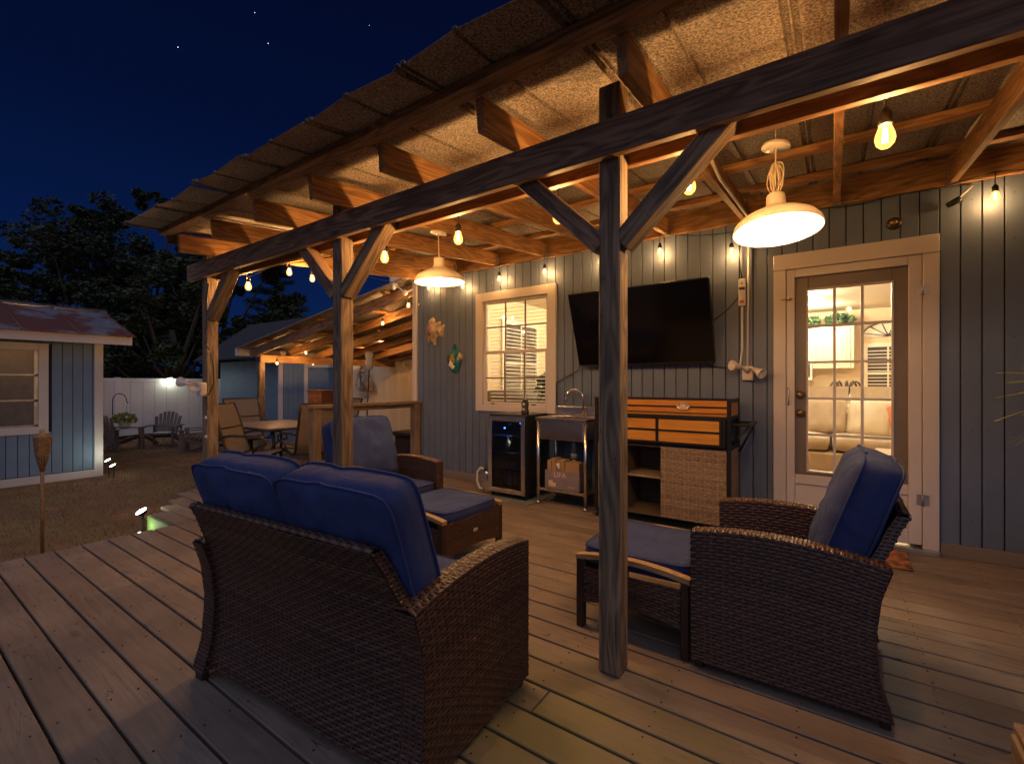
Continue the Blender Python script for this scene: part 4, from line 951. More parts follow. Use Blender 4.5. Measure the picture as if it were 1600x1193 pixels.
def make_seat(W, name, label, cat, nback, seeds, group=None):
    t = thing(name, label, cat, (0,0,0), group)
    D = .64; AT = .072
    for sgn in (-1, 1):
        xo = sgn*W/2; xi = sgn*(W/2-AT); core = MB()
        def side(xx, flip):
            def P(u, v):
                uu = 1-u if flip else u
                z1 = .03; y_ = None
                # rear y depends on z; top depends on y
                yt = .01 + uu*(D-.01); zt = armtop(yt); z = z1 + v*(zt-z1)
                yr = interp(REAR, z); return Vector((xx, yr + uu*(D-yr) - .004*(1-v), z))
            return P
        wv = MB(); weave(wv, side(xo, sgn < 0), D, .53, back=core)
        weave(wv, side(xi, sgn > 0), D, .53, back=core)
        def top(u, v):
            y = .01 + (u if sgn > 0 else 1-u)*(D-.01); return Vector((xi + (xo-xi)*v if sgn < 0 else xo + (xi-xo)*v, y, armtop(y) + .006*math.sin(v*math.pi)))
        def topf(u, v):
            y = .01 + u*(D-.01); return Vector((xi + (xo-xi)*(1-v if xo > xi else v), y, armtop(y)+.007*math.sin(v*math.pi)))
        # strands run across the arm
        def topx(u, v):
            y = .01 + v*(D-.01); x_ = min(xi, xo) + u*AT; return Vector((x_, y, armtop(y) + .007*math.sin(u*math.pi)))
        weave(wv, topx, AT, D, pu=.024, pv=.014, back=core)
        def frontp(u, v): x_ = min(xi, xo) + u*AT; return Vector((x_, D+.006*math.sin(u*math.pi), .03 + v*(armtop(D)-.03)))
        def frontq(u, v): q_ = frontp(1-u, v); return q_
        weave(wv, frontq, AT, .52, pu=.024, back=core)
        def rearp(u, v): x_ = min(xi, xo) + u*AT; z = .03+v*.50; return Vector((x_, interp(REAR, z)-.004, z))
        weave(wv, rearp, AT, .5, pu=.024, amp=.0014, back=core)
        o = obj('armrest', wv, M_wick, t); o['kind'] = 'stuff'; o['label'] = 'woven armrest panel'
        sub('core', core, M_wickb, o)
        for yy in (.02, D-.03): obj('foot', MB().bbox(min(xo, xi)+.012, max(xo, xi)-.012, yy-.012, yy+.018, 0, .035, .003), M_brown, t)
    # back panel
    hw = W/2 - .045; core = MB(); wv = MB()
    def hz(z): return hw - .055*max(0, (z-.42)/.28)**1.2 if z > .42 else hw
    def outer(u, v): z = .04 + v*.655; return Vector((-hz(z) + 2*hz(z)*u, interp(BACK, z) + .006*math.sin(u*7), z))
    weave(wv, outer, 2*hw, .69, back=core)
    def inner(u, v): z = .30 + v*.395; return Vector((hz(z) - 2*hz(z)*u, interp(BACK, z) + .038, z))
    weave(wv, inner, 2*hw, .43, back=core)
    def topb(u, v): return Vector((-hz(.70) + 2*hz(.70)*u, interp(BACK, .697) + .038*v, .697 + .010*math.sin(v*math.pi)))
    weave(wv, topb, 2*hw, .045, pv=.013, back=core)
    for sg in (-1, 1):
        def edge(u, v, sg=sg):
            z = .30 + v*.395; uu = u if sg < 0 else 1-u; return Vector((sg*(hz(z)+.002), interp(BACK, z) + .038*(1-uu), z))
        weave(wv, edge, .038, .41, pu=.019, amp=.0015, back=core)
    o = obj('backrest', wv, M_wick, t); o['kind'] = 'stuff'; o['label'] = 'woven backrest panel'; sub('core', core, M_wickb, o)
    # seat front apron
    core = MB(); wv = MB(); sw = W/2 - AT
    weave(wv, lambda u, v: Vector((sw - 2*sw*u, D-.03, .10 + v*.20)), 2*sw, .2, back=core)
    o = obj('front_apron', wv, M_wick, t); o['kind'] = 'stuff'; sub('core', core, M_wickb, o)
    obj('seat_frame', MB().box(-sw, sw, .09, D-.04, .27, .295), M_wickb, t)
    nseat = nback
    cwid = (2*sw - .006)/nseat
    for k in range(nseat):
        mm, pip = cushion_mb(cwid-.004, .55, .115, .78, 14, seeds[0]+k, .003)
        o = obj('seat_cushion', mm, M_navy, t, M=Matrix.Translation((-sw + .003 + cwid*(k+.5), .375, .355)))
        for pr in pip: sub('piping', MB().tube(pr, .0035, 6, closed=True), M_navy, o)
    bw = (2*hw - .02)/nback
    for k in range(nback):
        mm, pip = cushion_mb(bw-.004, .48, .215, .52, 26, seeds[1]+k*3.3, .0045, pw=3, fold=.012, asym=.35)
        Mx = Matrix.Translation((-hw + .01 + bw*(k+.5), 0.097, .640)) @ Matrix.Rotation(R(90+19), 4, 'X')
        o = obj('back_cushion', mm, M_navy, t, M=Mx)
        for pr in pip: sub('piping', MB().tube(pr, .0042, 6, closed=True), M_navy, o)
    return t
love = make_seat(1.15, 'loveseat', 'brown wicker loveseat with two navy back cushions seen from behind in the foreground', 'loveseat', 2, (1, 4))
love.location = (-1.485, .803, 0); love.rotation_euler = (0, 0, R(4.3))
arm_r = make_seat(.66, 'armchair', 'brown wicker armchair with navy cushions in front of the door, side towards us', 'armchair', 1, (7, 9), 'wicker armchairs with navy cushions')
arm_r.location = (.165, 1.95+.33, 0); arm_r.rotation_euler = (0, 0, R(90))
arm_l = dup(arm_r, (-3.10, 1.93+.34, 0), R(-90), 'brown wicker armchair with navy cushions behind the middle post, facing right')

def make_ottoman(label):
    t = thing('ottoman', label, 'ottoman', (0,0,0), 'wicker ottomans with navy cushions'); W, D, H = .60, .52, .355   # W along y, D along x
    hx, hy = D/2, W/2; core = MB(); wv = MB()
    def zbot(s_): return .115 + .028*(1-(2*s_-1)**2)
    weave(wv, lambda u, v: Vector((-hx+.035+u*(D-.07), -hy+.010, zbot(u) + v*(.285-zbot(u)))), D-.07, .155, back=core)
    weave(wv, lambda u, v: Vector((hx-.035-u*(D-.07), hy-.010, zbot(u) + v*(.285-zbot(u)))), D-.07, .155, back=core)
    weave(wv, lambda u, v: Vector((hx-.006, -hy+.04+u*(W-.08), zbot(u)-.02 + v*(.315-zbot(u)+.02))), W-.08, .17, pu=.022, pv=.013, back=core)
    weave(wv, lambda u, v: Vector((-hx+.006, hy-.04-u*(W-.08), zbot(u)-.02 + v*(.315-zbot(u)+.02))), W-.08, .17, pu=.022, pv=.013, back=core)
    o = obj('woven_panel', wv, M_wick, t, kind='stuff'); sub('core', core, M_wickb, o)
    for sx_ in (-1, 1):
        for sy_ in (-1, 1):
            x_, y_ = sx_*(hx-.02), sy_*(hy-.02); lg = MB(); lg.bbox(x_-.018, x_+.018, y_-.02, y_+.02, 0, .325, .004); obj('leg', lg, M_brown, t)
    for sy_ in (-1, 1):
        vs = []; n = 14; y0, y1 = sy_*hy, sy_*(hy-.042)
        poly = [(-hx + D*i/n, .335 + .028*(1-(2*i/n-1)**2)) for i in range(n+1)] + [(hx - D*i/n, .315 + .028*(1-(1-2*i/n)**2)) for i in range(n+1)]
        mb = MB(); N_ = n+1
        up_ = [(-hx + D*i/n, .338 + .026*(1-(2*i/n-1)**2)) for i in range(n+1)]
        ya, yb = min(y0, y1), max(y0, y1)
        for i in range(n):
            (xa, za), (xb, zb_) = up_[i], up_[i+1]
            mb.add([(xa, ya, za),(xb, ya, zb_),(xb, yb, zb_),(xa, yb, za),(xa, ya, za-.022),(xb, ya, zb_-.022),(xb, yb, zb_-.022),(xa, yb, za-.022)], [(0,1,2,3),(4,7,6,5),(0,4,5,1),(3,2,6,7)], False)
        e0, e1 = up_[0], up_[-1]
        mb.add([(e0[0],ya,e0[1]),(e0[0],yb,e0[1]),(e0[0],yb,e0[1]-.022),(e0[0],ya,e0[1]-.022)], [(0,1,2,3)]); mb.add([(e1[0],ya,e1[1]),(e1[0],yb,e1[1]),(e1[0],yb,e1[1]-.022),(e1[0],ya,e1[1]-.022)], [(3,2,1,0)])
        obj('teak_rail', mb, M_teak, t)
    mm, pip = cushion_mb(D-.015, W-.09, .085, .8, 12, 3, .003); o = obj('cushion', mm, M_navy, t, M=Matrix.Translation((0,0,.335)))
    for pr in pip: sub('piping', MB().tube(pr, .003, 6, closed=True), M_navy, o)
    obj('badge', MB().lathe([(.0001,.004),(.014,.004),(.018,0)], 16, Matrix.Translation((hx+.004, 0, .22)) @ Matrix.Rotation(R(90), 4, 'Y') @ Matrix.Diagonal((.7,1.3,1,1))), M_logo, t)
    return t
ot = make_ottoman('wicker ottoman with teak rails and oval badge in front of the far armchair'); ot.location = (-2.13, 2.27, 0)
ot2 = dup(ot, (-.745, 2.27, 0), math.pi, 'wicker ottoman with teak rails standing partly behind the front post')

# ------------------------------------------------------------------ bar cart
t = thing('bar_cart', 'outdoor serving cart of black frame, amber boards and tan wicker doors', 'cart', (-1.15, 3.9, 0))
X0, X1, Y0, Y1, ZT = -1.70, -.617, 3.69, 4.09, 1.03
fr = MB(); b_ = .028
for xx in (X0, X1-b_):
    for yy in (Y0, Y1-b_): obj('frame_post', MB().bbox(xx, xx+b_, yy, yy+b_, .06, ZT, .003), M_black, t)
for zz in (ZT-.028, .875, .655):
    for yy in (Y0+.004, Y1-b_):
        if zz > 1 and yy < 3.9: continue
        obj('frame_rail', MB().box(X0+b_, X1-b_, yy, yy+.02, zz, zz+.022), M_black, t)
    for xx in (X0+.004, X1-b_+.004):
        obj('frame_rail', MB().box(xx, xx+.02, Y0+b_, Y1-b_, zz, zz+.022), M_black, t)
obj('back_board', MB().box(X0+b_, X1-b_, Y1-.03, Y1-.02, .955, 1.002), M_amber, t); obj('back_board', MB().box(X0+b_, X1-b_, Y1-.03, Y1-.02, .90, .940), M_amber, t)
obj('back_rail', MB().box(X0+b_, X1-b_, Y1-.034, Y1-.018, .940, .955), M_black, t)
obj('side_board', MB().box(X0+.008, X0+.018, Y0+b_, Y1-b_, .90, 1.0), M_amber, t); obj('side_board', MB().box(X1-.018, X1-.008, Y0+b_, Y1-b_, .90, 1.0), M_amber, t)
obj('worktop', MB().box(X0+b_, X1-b_, Y0+.026, Y1-.036, .878, .892), M_amber, t)
for (xa, xb) in ((X0+.05, -1.165), (-1.14, X1-.075)):
    for (za, zc) in ((.785, .865), (.69, .77)): obj('drawer_board', MB().box(xa, xb, Y0-.022, Y0-.012, za, zc), M_amber, t)
dr = MB(); 
for zz in (.868, .772, .672): dr.box(X0+.035, X1-.05, Y0-.028, Y0-.010, zz, zz+.014)
for xx in (X0+.035, -1.162, X1-.075, X1-.052): dr.box(xx, xx+.018, Y0-.026, Y0-.008, .672, .882)
obj('drawer_frame', dr, M_black, t)
obj('drawer_box', MB().box(X0+.04, X1-.05, Y0-.008, Y1-.04, .680, .870), M_black, t)
cb = MB(); cb.box(X0+b_, X1-b_, Y1-.03, Y1-.02, .08, .65); cb.box(X0+b_, X1-b_, Y0+.01, Y1-.03, .08, .10); cb.box(-1.44, -1.425, Y0+.01, Y1-.03, .10, .65); cb.box(-1.135, -1.12, Y0+.01, Y1-.03, .10, .65); cb.box(X0+.03,X1-.03,Y0+.012,Y1-.03,.635,.65)
obj('cabinet', cb, M_wicklb, t); obj('shelf', MB().box(-1.424, -1.136, Y0+.03, Y1-.031, .38, .395), M_wickl, t)
for (xa, xb) in ((X0+.032, -1.43), (-1.13, X1-.032)):
    wv = MB(); core = MB(); weave(wv, lambda u, v: Vector((xa + u*(xb-xa), Y0+.006, .085 + v*.56)), xb-xa, .56, pu=.03, pv=.016, amp=.003, back=core)
    o = obj('wicker_door', wv, M_wickl, t, kind='stuff'); sub('core', core, M_wicklb, o)
wv = MB(); core = MB(); weave(wv, lambda u, v: Vector((X1-.004, Y0+.03+u*(Y1-Y0-.06), .085 + v*.56)), .34, .56, pu=.03, pv=.016, amp=.003, back=core); o = obj('wicker_side', wv, M_wickl, t, kind='stuff'); sub('core', core, M_wicklb, o)
obj('towel_rail', MB().bbox(X1+.005, X1+.10, Y0+.03, Y0+.05, .83, .85).bbox(X1+.005, X1+.10, Y1-.05, Y1-.03, .83, .85).bbox(X1+.10, X1+.125, Y0+.02, Y1-.02, .826, .852).tube([(X1+.11, Y1-.04, .83), (X1+.0, Y1-.03, .60)], .008, 6).tube([(X1+.11, Y0+.04, .83), (X1+.0, Y0+.03, .70)], .008, 6), M_black, t)
Mx = Matrix.Translation((-1.05, Y1-.04, .952)) @ Matrix.Rotation(R(90), 4, 'X') @ Matrix.Diagonal((1.45, .85, 1, 1))
lo = obj('oval_logo', MB().lathe([(.0001,.006),(.030,.006),(.033,.010),(.038,.010),(.040,0)], 24, Mx), M_logo, t)
sub('palm_emblem', MB().lathe([(.0001,.009),(.02,.009),(.022,.006)], 16, Mx).add([(-1.075,Y1-.052,.94),(-1.05,Y1-.052,.968),(-1.025,Y1-.052,.94)],[(0,2,1)]), M_plabel, lo, kind='stuff')
for xx in (X0+.014, X1-.014):
    for yy in (Y0+.014, Y1-.014):
        o = obj('caster', MB().lathe([(.0001,-.012),(.024,-.012),(.026,0),(.024,.012),(.0001,.012)], 14, Matrix.Translation((xx, yy, .0265)) @ Matrix.Rotation(R(90), 4, 'Y')).box(xx-.016, xx+.016, yy-.01, yy+.01, .045, .06), M_bplas, t)

# ------------------------------------------------------------------ steel sink
t = thing('sink_table', 'stainless steel outdoor sink table with gooseneck tap beside the fridge', 'sink', (-2.07, 3.9, 0))
X0, X1, Y0, Y1 = -2.335, -1.80, 3.74, 4.12
for xx in (X0+.02, X1-.02):
    for yy in (Y0+.02, Y1-.02): obj('leg', MB().tube([(xx, yy, .02), (xx, yy, .80)], .018, 12).tube([(xx, yy, 0), (xx, yy, .03)], .022, 12), M_steel, t)
sk = MB(); sk.bbox(X0, X1, Y0-.01, Y0+.05, .795, .825, .004); sk.bbox(X0, X1, Y1-.07, Y1, .795, .825, .004); sk.bbox(X0, X0+.06, Y0+.05, Y1-.07, .795, .825, .004); sk.bbox(X1-.06, X1, Y0+.05, Y1-.07, .795, .825, .004); obj('worktop', sk, M_steel, t)
sk = MB(); sk.box(X0+.045, X1-.045, Y0+.035, Y0+.04, .62, .795); sk.box(X0+.045, X1-.045, Y1-.075, Y1-.07, .62, .795); sk.box(X0+.045, X0+.05, Y0+.04, Y1-.075, .62, .795); sk.box(X1-.05, X1-.045, Y0+.04, Y1-.075, .62, .795); sk.box(X0+.045, X1-.045, Y0+.035, Y1-.07, .615, .62); obj('basin', sk, M_steel, t)
obj('apron', MB().bbox(X0+.04, X1-.04, Y0+.008, Y0+.02, .625, .794), M_steel, t)
obj('backsplash', MB().bbox(X0+.01, X1, Y1-.004, Y1+.012, .826, .915), M_steel, t)
obj('lower_shelf', MB().bbox(X0+.02, X1-.02, Y0+.02, Y1-.02, .13, .155), M_steel, t)
obj('gooseneck_tap', MB().tube([(-2.0, 4.08, .82), (-2.0, 4.08, 1.0)] + [(-2.0-.085+.085*math.cos(w), 4.08-.03*(w/3.1), 1.0+.085*math.sin(w)) for w in np.linspace(.1, 3.05, 14)] + [(-2.17, 4.05, .97)], .011, 10), M_chrome, t)
obj('drain_pipe', MB().tube([(-2.03, 3.95, .615), (-2.03, 3.95, .48)], .028, 14).tube([(-2.03, 3.95, .48), (-2.03, 3.95, .43)], .036, 14).tube([(-2.03, 3.95, .43), (-2.03, 3.95, .16)], .02, 12), M_pvc, t)
obj('supply_hose', MB().tube([(-2.16, 4.0, .62), (-2.17, 4.0, .40), (-2.15, 4.0, .16)], .008, 8).tube([(-2.2, 4.02, .62), (-2.2, 4.03, .16)], .006, 8), M_bplas, t, kind='stuff')
t = thing('open_box', 'grey printed box with brown cartons standing on the lower shelf of the sink', 'box', (-2.08, 3.85, .156))
bx = MB(); x0, x1, y0, y1 = -2.25, -1.89, 3.775, 3.93
bx.box(x0, x1, y0, y0+.003, .157, .33); bx.box(x0, x1, y1, y1+.003, .157, .33); bx.box(x0, x0+.003, y0+.003, y1, .157, .33); bx.box(x1-.003, x1, y0+.003, y1, .157, .33); bx.box(x0, x1, y0+.003, y1, .157, .160)
bo = obj('carton', bx, M_boxg, t)
def text_mesh(s, size, mat_, M, part, name='printed_text', ex=.0006):
    cu = bpy.data.curves.new(name, 'FONT'); cu.body = s; cu.size = size; cu.extrude = ex; cu.align_x = 'CENTER'; to = bpy.data.objects.new(name, cu); COL.objects.link(to)
    dg = bpy.context.evaluated_depsgraph_get(); dg.update(); me = bpy.data.meshes.new_from_object(to.evaluated_get(dg)); bpy.data.objects.remove(to); me.materials.clear(); me.materials.append(mat_)
    o = bpy.data.objects.new(name, me); COL.objects.link(o); o.parent = part; o.matrix_basis = M; o['kind'] = 'stuff'; return o
Bt = Matrix.Rotation(R(90), 4, 'X')
wl = Vector((-2.08, 3.85, .156))
text_mesh('LIFA', .07, M_plabel, Matrix.Translation(Vector((-2.09, y0-.001, .27)) - wl*0) @ Bt, bo)
sub('picture_label', MB().box(x0+.04, x0+.085, y0-.0015, y0-.0005, .18, .235).box(x0+.0855, x0+.115, y0-.0015, y0-.0005, .18, .215), M_plabel, bo, kind='stuff')
text_mesh('BARTENDER', .014, M_plabel, Matrix.Translation((-1.97, y0-.001, .185)) @ Bt, bo)
# cartons standing in the box
for k, (xa, xb, zt, m_) in enumerate([(-2.235, -2.19, .42, M_card), (-2.185, -2.14, .44, M_card), (-2.135, -2.05, .43, M_card), (-2.045, -1.90, .415, M_card)]):
    tag(obj('paper_carton', MB().bbox(xa, xb, 3.79, 3.90, .162, zt, .003), m_), ['narrow brown carton at the left end of the open box', 'second narrow brown carton in the open box', 'brown carton in the middle of the open box', 'widest brown carton at the right end of the open box'][k], 'carton', 'cartons in the open box under the sink')
tag(obj('scoop', MB().tube([(-2.10, 3.783, .34), (-2.12, 3.783, .40)], [.012, .016], 8), M_wplas), 'small white scoop handle leaning in the open box', 'scoop')

# ------------------------------------------------------------------ fridge
X0, X1, Y0, Y1 = -2.885, -2.43, 3.70, 4.12
t = thing('drinks_fridge', 'black and steel glass door drinks fridge under the lit window', 'fridge', (-2.66, 3.9, 0))
cb = MB(); cb.box(X0, X0+.02, Y0+.035, Y1, .05, .82); cb.box(X1-.02, X1, Y0+.035, Y1, .05, .82); cb.box(X0+.02, X1-.02, Y1-.02, Y1, .05, .82); cb.box(X0+.02, X1-.02, Y0+.035, Y1-.02, .05, .10); cb.bbox(X0, X1, Y0+.03, Y1, .82, .84, .004); obj('cabinet', cb, M_bplas, t)
dr = MB(); frame_boxes(dr, X0+.005, X1-.005, Y0, Y0+.03, .06, .815, .045, .004); do = obj('door', dr, M_steel, t)
dg_ = bpy.data.objects.new('glass_pane', MB().box(X0+.05, X1-.05, Y0+.012, Y0+.018, .105, .77).mesh('glass_pane')); COL.objects.link(dg_); dg_.data.materials.append(M_dglass); dg_.parent = do
sub('maker_badge', MB().lathe([(.0001,.003),(.008,.003),(.009,0)], 12, Matrix.Translation(((X0+X1)/2, Y0, .793)) @ Matrix.Rotation(R(90),4,'X')), M_chrome, do)
for zz in (.62, .45, .30, .2):
    m = MB(); m.tube([(X0+.025, Y0+.05, zz), (X1-.025, Y0+.05, zz)], .004, 6)
    for q_ in np.arange(X0+.04, X1-.03, .035): m.tube([(q_, Y0+.05, zz), (q_, Y1-.03, zz)], .002, 4)
    obj('wire_shelf', m, M_galv, t, kind='stuff')
lp = obj('blue_led', MB().ball((X0+.18, Y0+.05, .70), .008, 8, 6), M_led, t); obj('blue_led', MB().ball((X1-.085, Y0+.045, .755), .004, 8, 6), M_led, t)
point('lamp', (X0+.2, Y0+.10, .72), .35, (.08, .25, 1), .02, t)
point('lamp', (X0+.2, Y0+.12, .56), .12, (1, .75, .4), .03, t)
def bottle(label, x_, y_, z_, h_, r_, m_, grp=None):
    tag(obj('bottle', MB().lathe([(.0001,0),(r_,.0),(r_,h_*.62),(r_*.4,h_*.8),(r_*.4,h_),(.0001,h_)], 12, Matrix.Translation((x_, y_, z_))), m_), label, 'bottle', grp)
bottle('white labelled bottle on the upper shelf inside the fridge', X0+.17, Y0+.12, .456, .15, .026, M_wplas)
for k, xx in enumerate((.10, .17, .24, .31)):
    bottle(['yellowish bottle at the left of the bottom fridge shelf', 'pale bottle second from the left on the bottom fridge shelf', 'yellow bottle third from the left on the bottom fridge shelf', 'olive bottle at the right of the bottom fridge shelf'][k], X0+xx, Y0+.14, .104, .14+.02*(k == 1), .024, [M_olive, M_wplas, M_sand, M_olive][k], 'bottles on the bottom fridge shelf')
for q_ in (X0+.03, X1-.03): obj('foot', MB().tube([(q_, Y0+.05, .009), (q_, Y0+.05, .05)], .015, 8), M_bplas, t)
tag(obj('fridge_mat', MB().bbox(X0+.03, X1+.09, Y0-.10, Y1-.02, .001, .009, .002), M_mat), 'flat grey green mat under the drinks fridge', 'mat')
t = thing('figurine', 'dark ornamental figurine with a wide brim standing on the fridge top', 'figurine', (-2.52, 3.82, .84)); c_ = Vector((-2.52, 3.84, .84))
obj('body', MB().lathe([(.0001,0),(.035,0),(.04,.03),(.03,.06),(.038,.09),(.036,.12),(.02,.14),(.0001,.145)], 14, Matrix.Translation(c_)), M_dark, t); obj('hat_brim', MB().lathe([(.0001,.15),(.02,.15),(.052,.142),(.05,.138),(.0001,.138)], 16, Matrix.Translation(c_)), M_brown, t)
obj('face_paint', MB().ball(c_+Vector((.006,-.034,.10)), .014, 8, 6).ball(c_+Vector((.005,-.036,.05)), .012, 8, 6), M_wplas, t, kind='stuff')
# steel jug
p = Vector((-2.99, 3.86, 0)); t = thing('steel_jug', 'steel insulated jug with white curved handle left of the fridge', 'jug', tuple(p))
obj('body', MB().lathe([(.0001,0),(.065,0),(.07,.02),(.068,.20),(.06,.23),(.0001,.235)], 20, Matrix.Translation(p)), M_steel, t); obj('lid', MB().lathe([(.06,.23),(.058,.26),(.03,.275),(.0001,.275)], 20, Matrix.Translation(p)), M_bplas, t)
obj('handle', MB().tube([p+Vector((-.03-.02*0, -.03, .24)), p+Vector((-.09,-.03,.25)), p+Vector((-.13,-.03,.2)), p+Vector((-.135,-.03,.1)), p+Vector((-.10,-.03,.03)), p+Vector((-.06,-.02,.03))], .013, 8), M_wplas, t)
# door mat
tag(obj('door_mat', MB().bbox(-.30, .40, 3.70, 4.06, .002, .016, .004), plain('orange_coir', (.34, .13, .05), .9, var=.6, scale=25)), 'orange and brown mottled doormat in front of the door', 'doormat')

# ------------------------------------------------------------------ rail
t = thing('deck_railing', 'low wooden railing running from the house corner along the deck edge', 'railing', (-4.35, 3.4, 0))
lumber('top_rail', (-4.36, 2.66, .905), (-4.36, 4.16, .905), .12, .036, M_rail, t); lumber('under_rail', (-4.36, 2.74, .865), (-4.36, 4.06, .865), .038, .045, M_rail, t)
for yy in (2.72, 4.10): lumber('rail_post', (-4.36, yy, 0), (-4.36, yy, .887), .089, .089, M_rail, t, up=(0,-1,0))

# ------------------------------------------------------------------ side patio cover
side = thing('patio_cover', 'lower side patio roof on timber rafters beyond the house corner', 'patio cover', (-6.6, 5.5, GZ))
def sz(X): return 2.34 + (X + 4.47)*.158       # underside of rafters
for Y in (4.30, 4.95, 5.6, 6.25, 6.9, 7.5):
    if Y < 4.4: lumber('rafter', (-9.0, Y, sz(-9.0)+.075), (-4.50, Y, sz(-4.5)+.075), .04, .15, M_beam, side)
    else: lumber('rafter', (-8.9, Y, sz(-8.9)+.07), (-4.50, Y, sz(-4.5)+.07), .04, .14, M_pine, side)
for X in (-8.3, -7.5, -6.7, -5.9, -5.1): lumber('purlin', (X, 4.2, sz(X)+.165), (X, 7.6, sz(X)+.165), .089, .036, M_pine, side)
obj('roof_sheet', MB().add([(-9.15,4.12,sz(-9.15)+.19),(-4.48,4.12,sz(-4.48)+.19),(-4.48,7.7,sz(-4.48)+.19),(-9.15,7.7,sz(-9.15)+.19),(-9.15,4.12,sz(-9.15)+.21),(-4.48,4.12,sz(-4.48)+.21),(-4.48,7.7,sz(-4.48)+.21),(-9.15,7.7,sz(-9.15)+.21)],[(0,3,2,1),(4,5,6,7),(0,1,5,4),(0,4,7,3)]), M_roof, side)
lumber('eave_beam', (-8.7, 4.32, sz(-8.7)-.07), (-8.7, 7.5, sz(-8.7)-.07), .06, .14, M_pine, side)
for yy in (4.34,): lumber('post', (-8.7, yy, GZ), (-8.7, yy, sz(-8.7)-.145), .10, .10, M_post, side, up=(0,-1,0))
obj('gutter_end', MB().bbox(-9.22, -9.155, 4.12, 7.7, sz(-9.15)+.06, sz(-9.15)+.20), M_white, side)
sb = [(638, 477, 4.22, 'bright bulb at the house end of the side patio roof'), (598, 505, 4.75, 'upper bulb of the pair under the side patio roof'), (595, 532, 6.3, 'lower bulb of the pair under the side patio roof'), (478, 551, 5.0, 'bulb in the middle of the side patio roof'),
      (489, 568, 6.0, 'small bulb in front of the blue shed door'), (433, 567, 4.5, 'small bulb at the low eave post of the side patio'), (560, 548, 6.6, 'small bulb deep under the side patio roof behind the middle post')]
sp = [make_bulb(lb, atY(px, py, Y), .95, W=8 if i not in (2,6) else 95, grp='small string light bulbs under the side patio roof', drop=.05) for i, (px, py, Y, lb) in enumerate(sb)]
tag(obj('light_cord', MB().tube(cord([sp[0], sp[1], sp[3], sp[5]], .05), .005, 5), M_bplas), 'front string light cord under the side patio roof', 'cord')
tag(obj('light_cord', MB().tube(cord([sp[0], sp[2], sp[6], sp[4]], .06), .005, 5), M_bplas), 'rear string light cord under the side patio roof', 'cord')
# scalloped cream fence
def picket_fence(name, label, p0, p1, z0, z1, w, mt, scallop=False, posts=True, grp=None):
    t = thing(name, label, 'fence', (p0[0], p0[1], z0), grp); p0 = Vector((*p0, 0)); p1 = Vector((*p1, 0)); L = (p1-p0).length; d = (p1-p0)/L; n = int(L/w)
    nn = Vector((d.y, -d.x, 0)); M0 = Matrix((d, -nn, Vector((0,0,1)))).transposed().to_4x4()
    key = None
    if scallop:
        poly = [(-w/2+.002, 0), (w/2-.002, 0), (w/2-.002, z1-z0-.03)] + [((w/2-.002)*math.cos(a), z1-z0-.03+.03*math.sin(a)) for a in np.linspace(.3, 2.84, 5)] + [(-w/2+.002, z1-z0-.03)]
        me = MB().prism(poly, lambda u, v, q_: (u, q_, v), -.01, .01).mesh('picket')
    else: me = MB().bbox(-w/2+.003, w/2-.003, -.012, .012, .05, z1-z0-.04, .003).mesh('picket')
    me.materials.append(mt)
    for k in range(n):
        c_ = p0 + d*(w*(k+.5)); M = M0.copy(); M.translation = Vector((c_.x, c_.y, z0)); link('picket', me, None, t, M)
    if posts:
        for k in range(int(L/2.4)+1):
            c_ = p0 + d*min(L, 2.4*k); M = M0.copy(); M.translation = Vector((c_.x, c_.y, z0)); link('fence_post', MB().bbox(-.065, .065, -.065, .065, 0, z1-z0, .006).mesh('fence_post'), mt, t, M)
        M = M0.copy(); M.translation = Vector((p0.x, p0.y, z0)); link('top_rail', MB().bbox(0, L, -.022, .022, z1-z0-.12, z1-z0-.02, .005).mesh('top_rail'), mt, t, M); link('bottom_rail', MB().bbox(0, L, -.022, .022, .03, .13, .005).mesh('bottom_rail'), mt, t, M)
    return t
picket_fence('scalloped_fence', 'cream scalloped picket fence lit by the side patio bulbs', (-11.4, 7.75), (-4.5, 7.75), GZ, 1.78, .14, M_cream, True, False)
picket_fence('vinyl_fence', 'long white vinyl privacy fence at the back of the lawn', (-17, 2.0), (-17, 16.0), GZ, 1.31, .30, M_fence)
for i, (px, py) in enumerate([(265, 592), (374, 592)]):
    q_ = atX(px, py, -16.9); t = thing('fence_light', ['small lit solar lamp on the fence above the garden chair', 'small lit solar lamp on the fence right of the far left post'][i], 'solar light', tuple(q_), 'solar lamps on the white fence')
    obj('housing', MB().bbox(q_.x-.02, q_.x+.06, q_.y-.06, q_.y+.06, q_.z+.02, q_.z+.045), M_wplas, t); obj('lens', MB().box(q_.x+.0, q_.x+.045, q_.y-.05, q_.y+.05, q_.z-.055, q_.z+.0), M_solar, t); point('lamp', (q_.x+.12, q_.y, q_.z-.05), 1.6, (.9, 1, .75), .04, t)
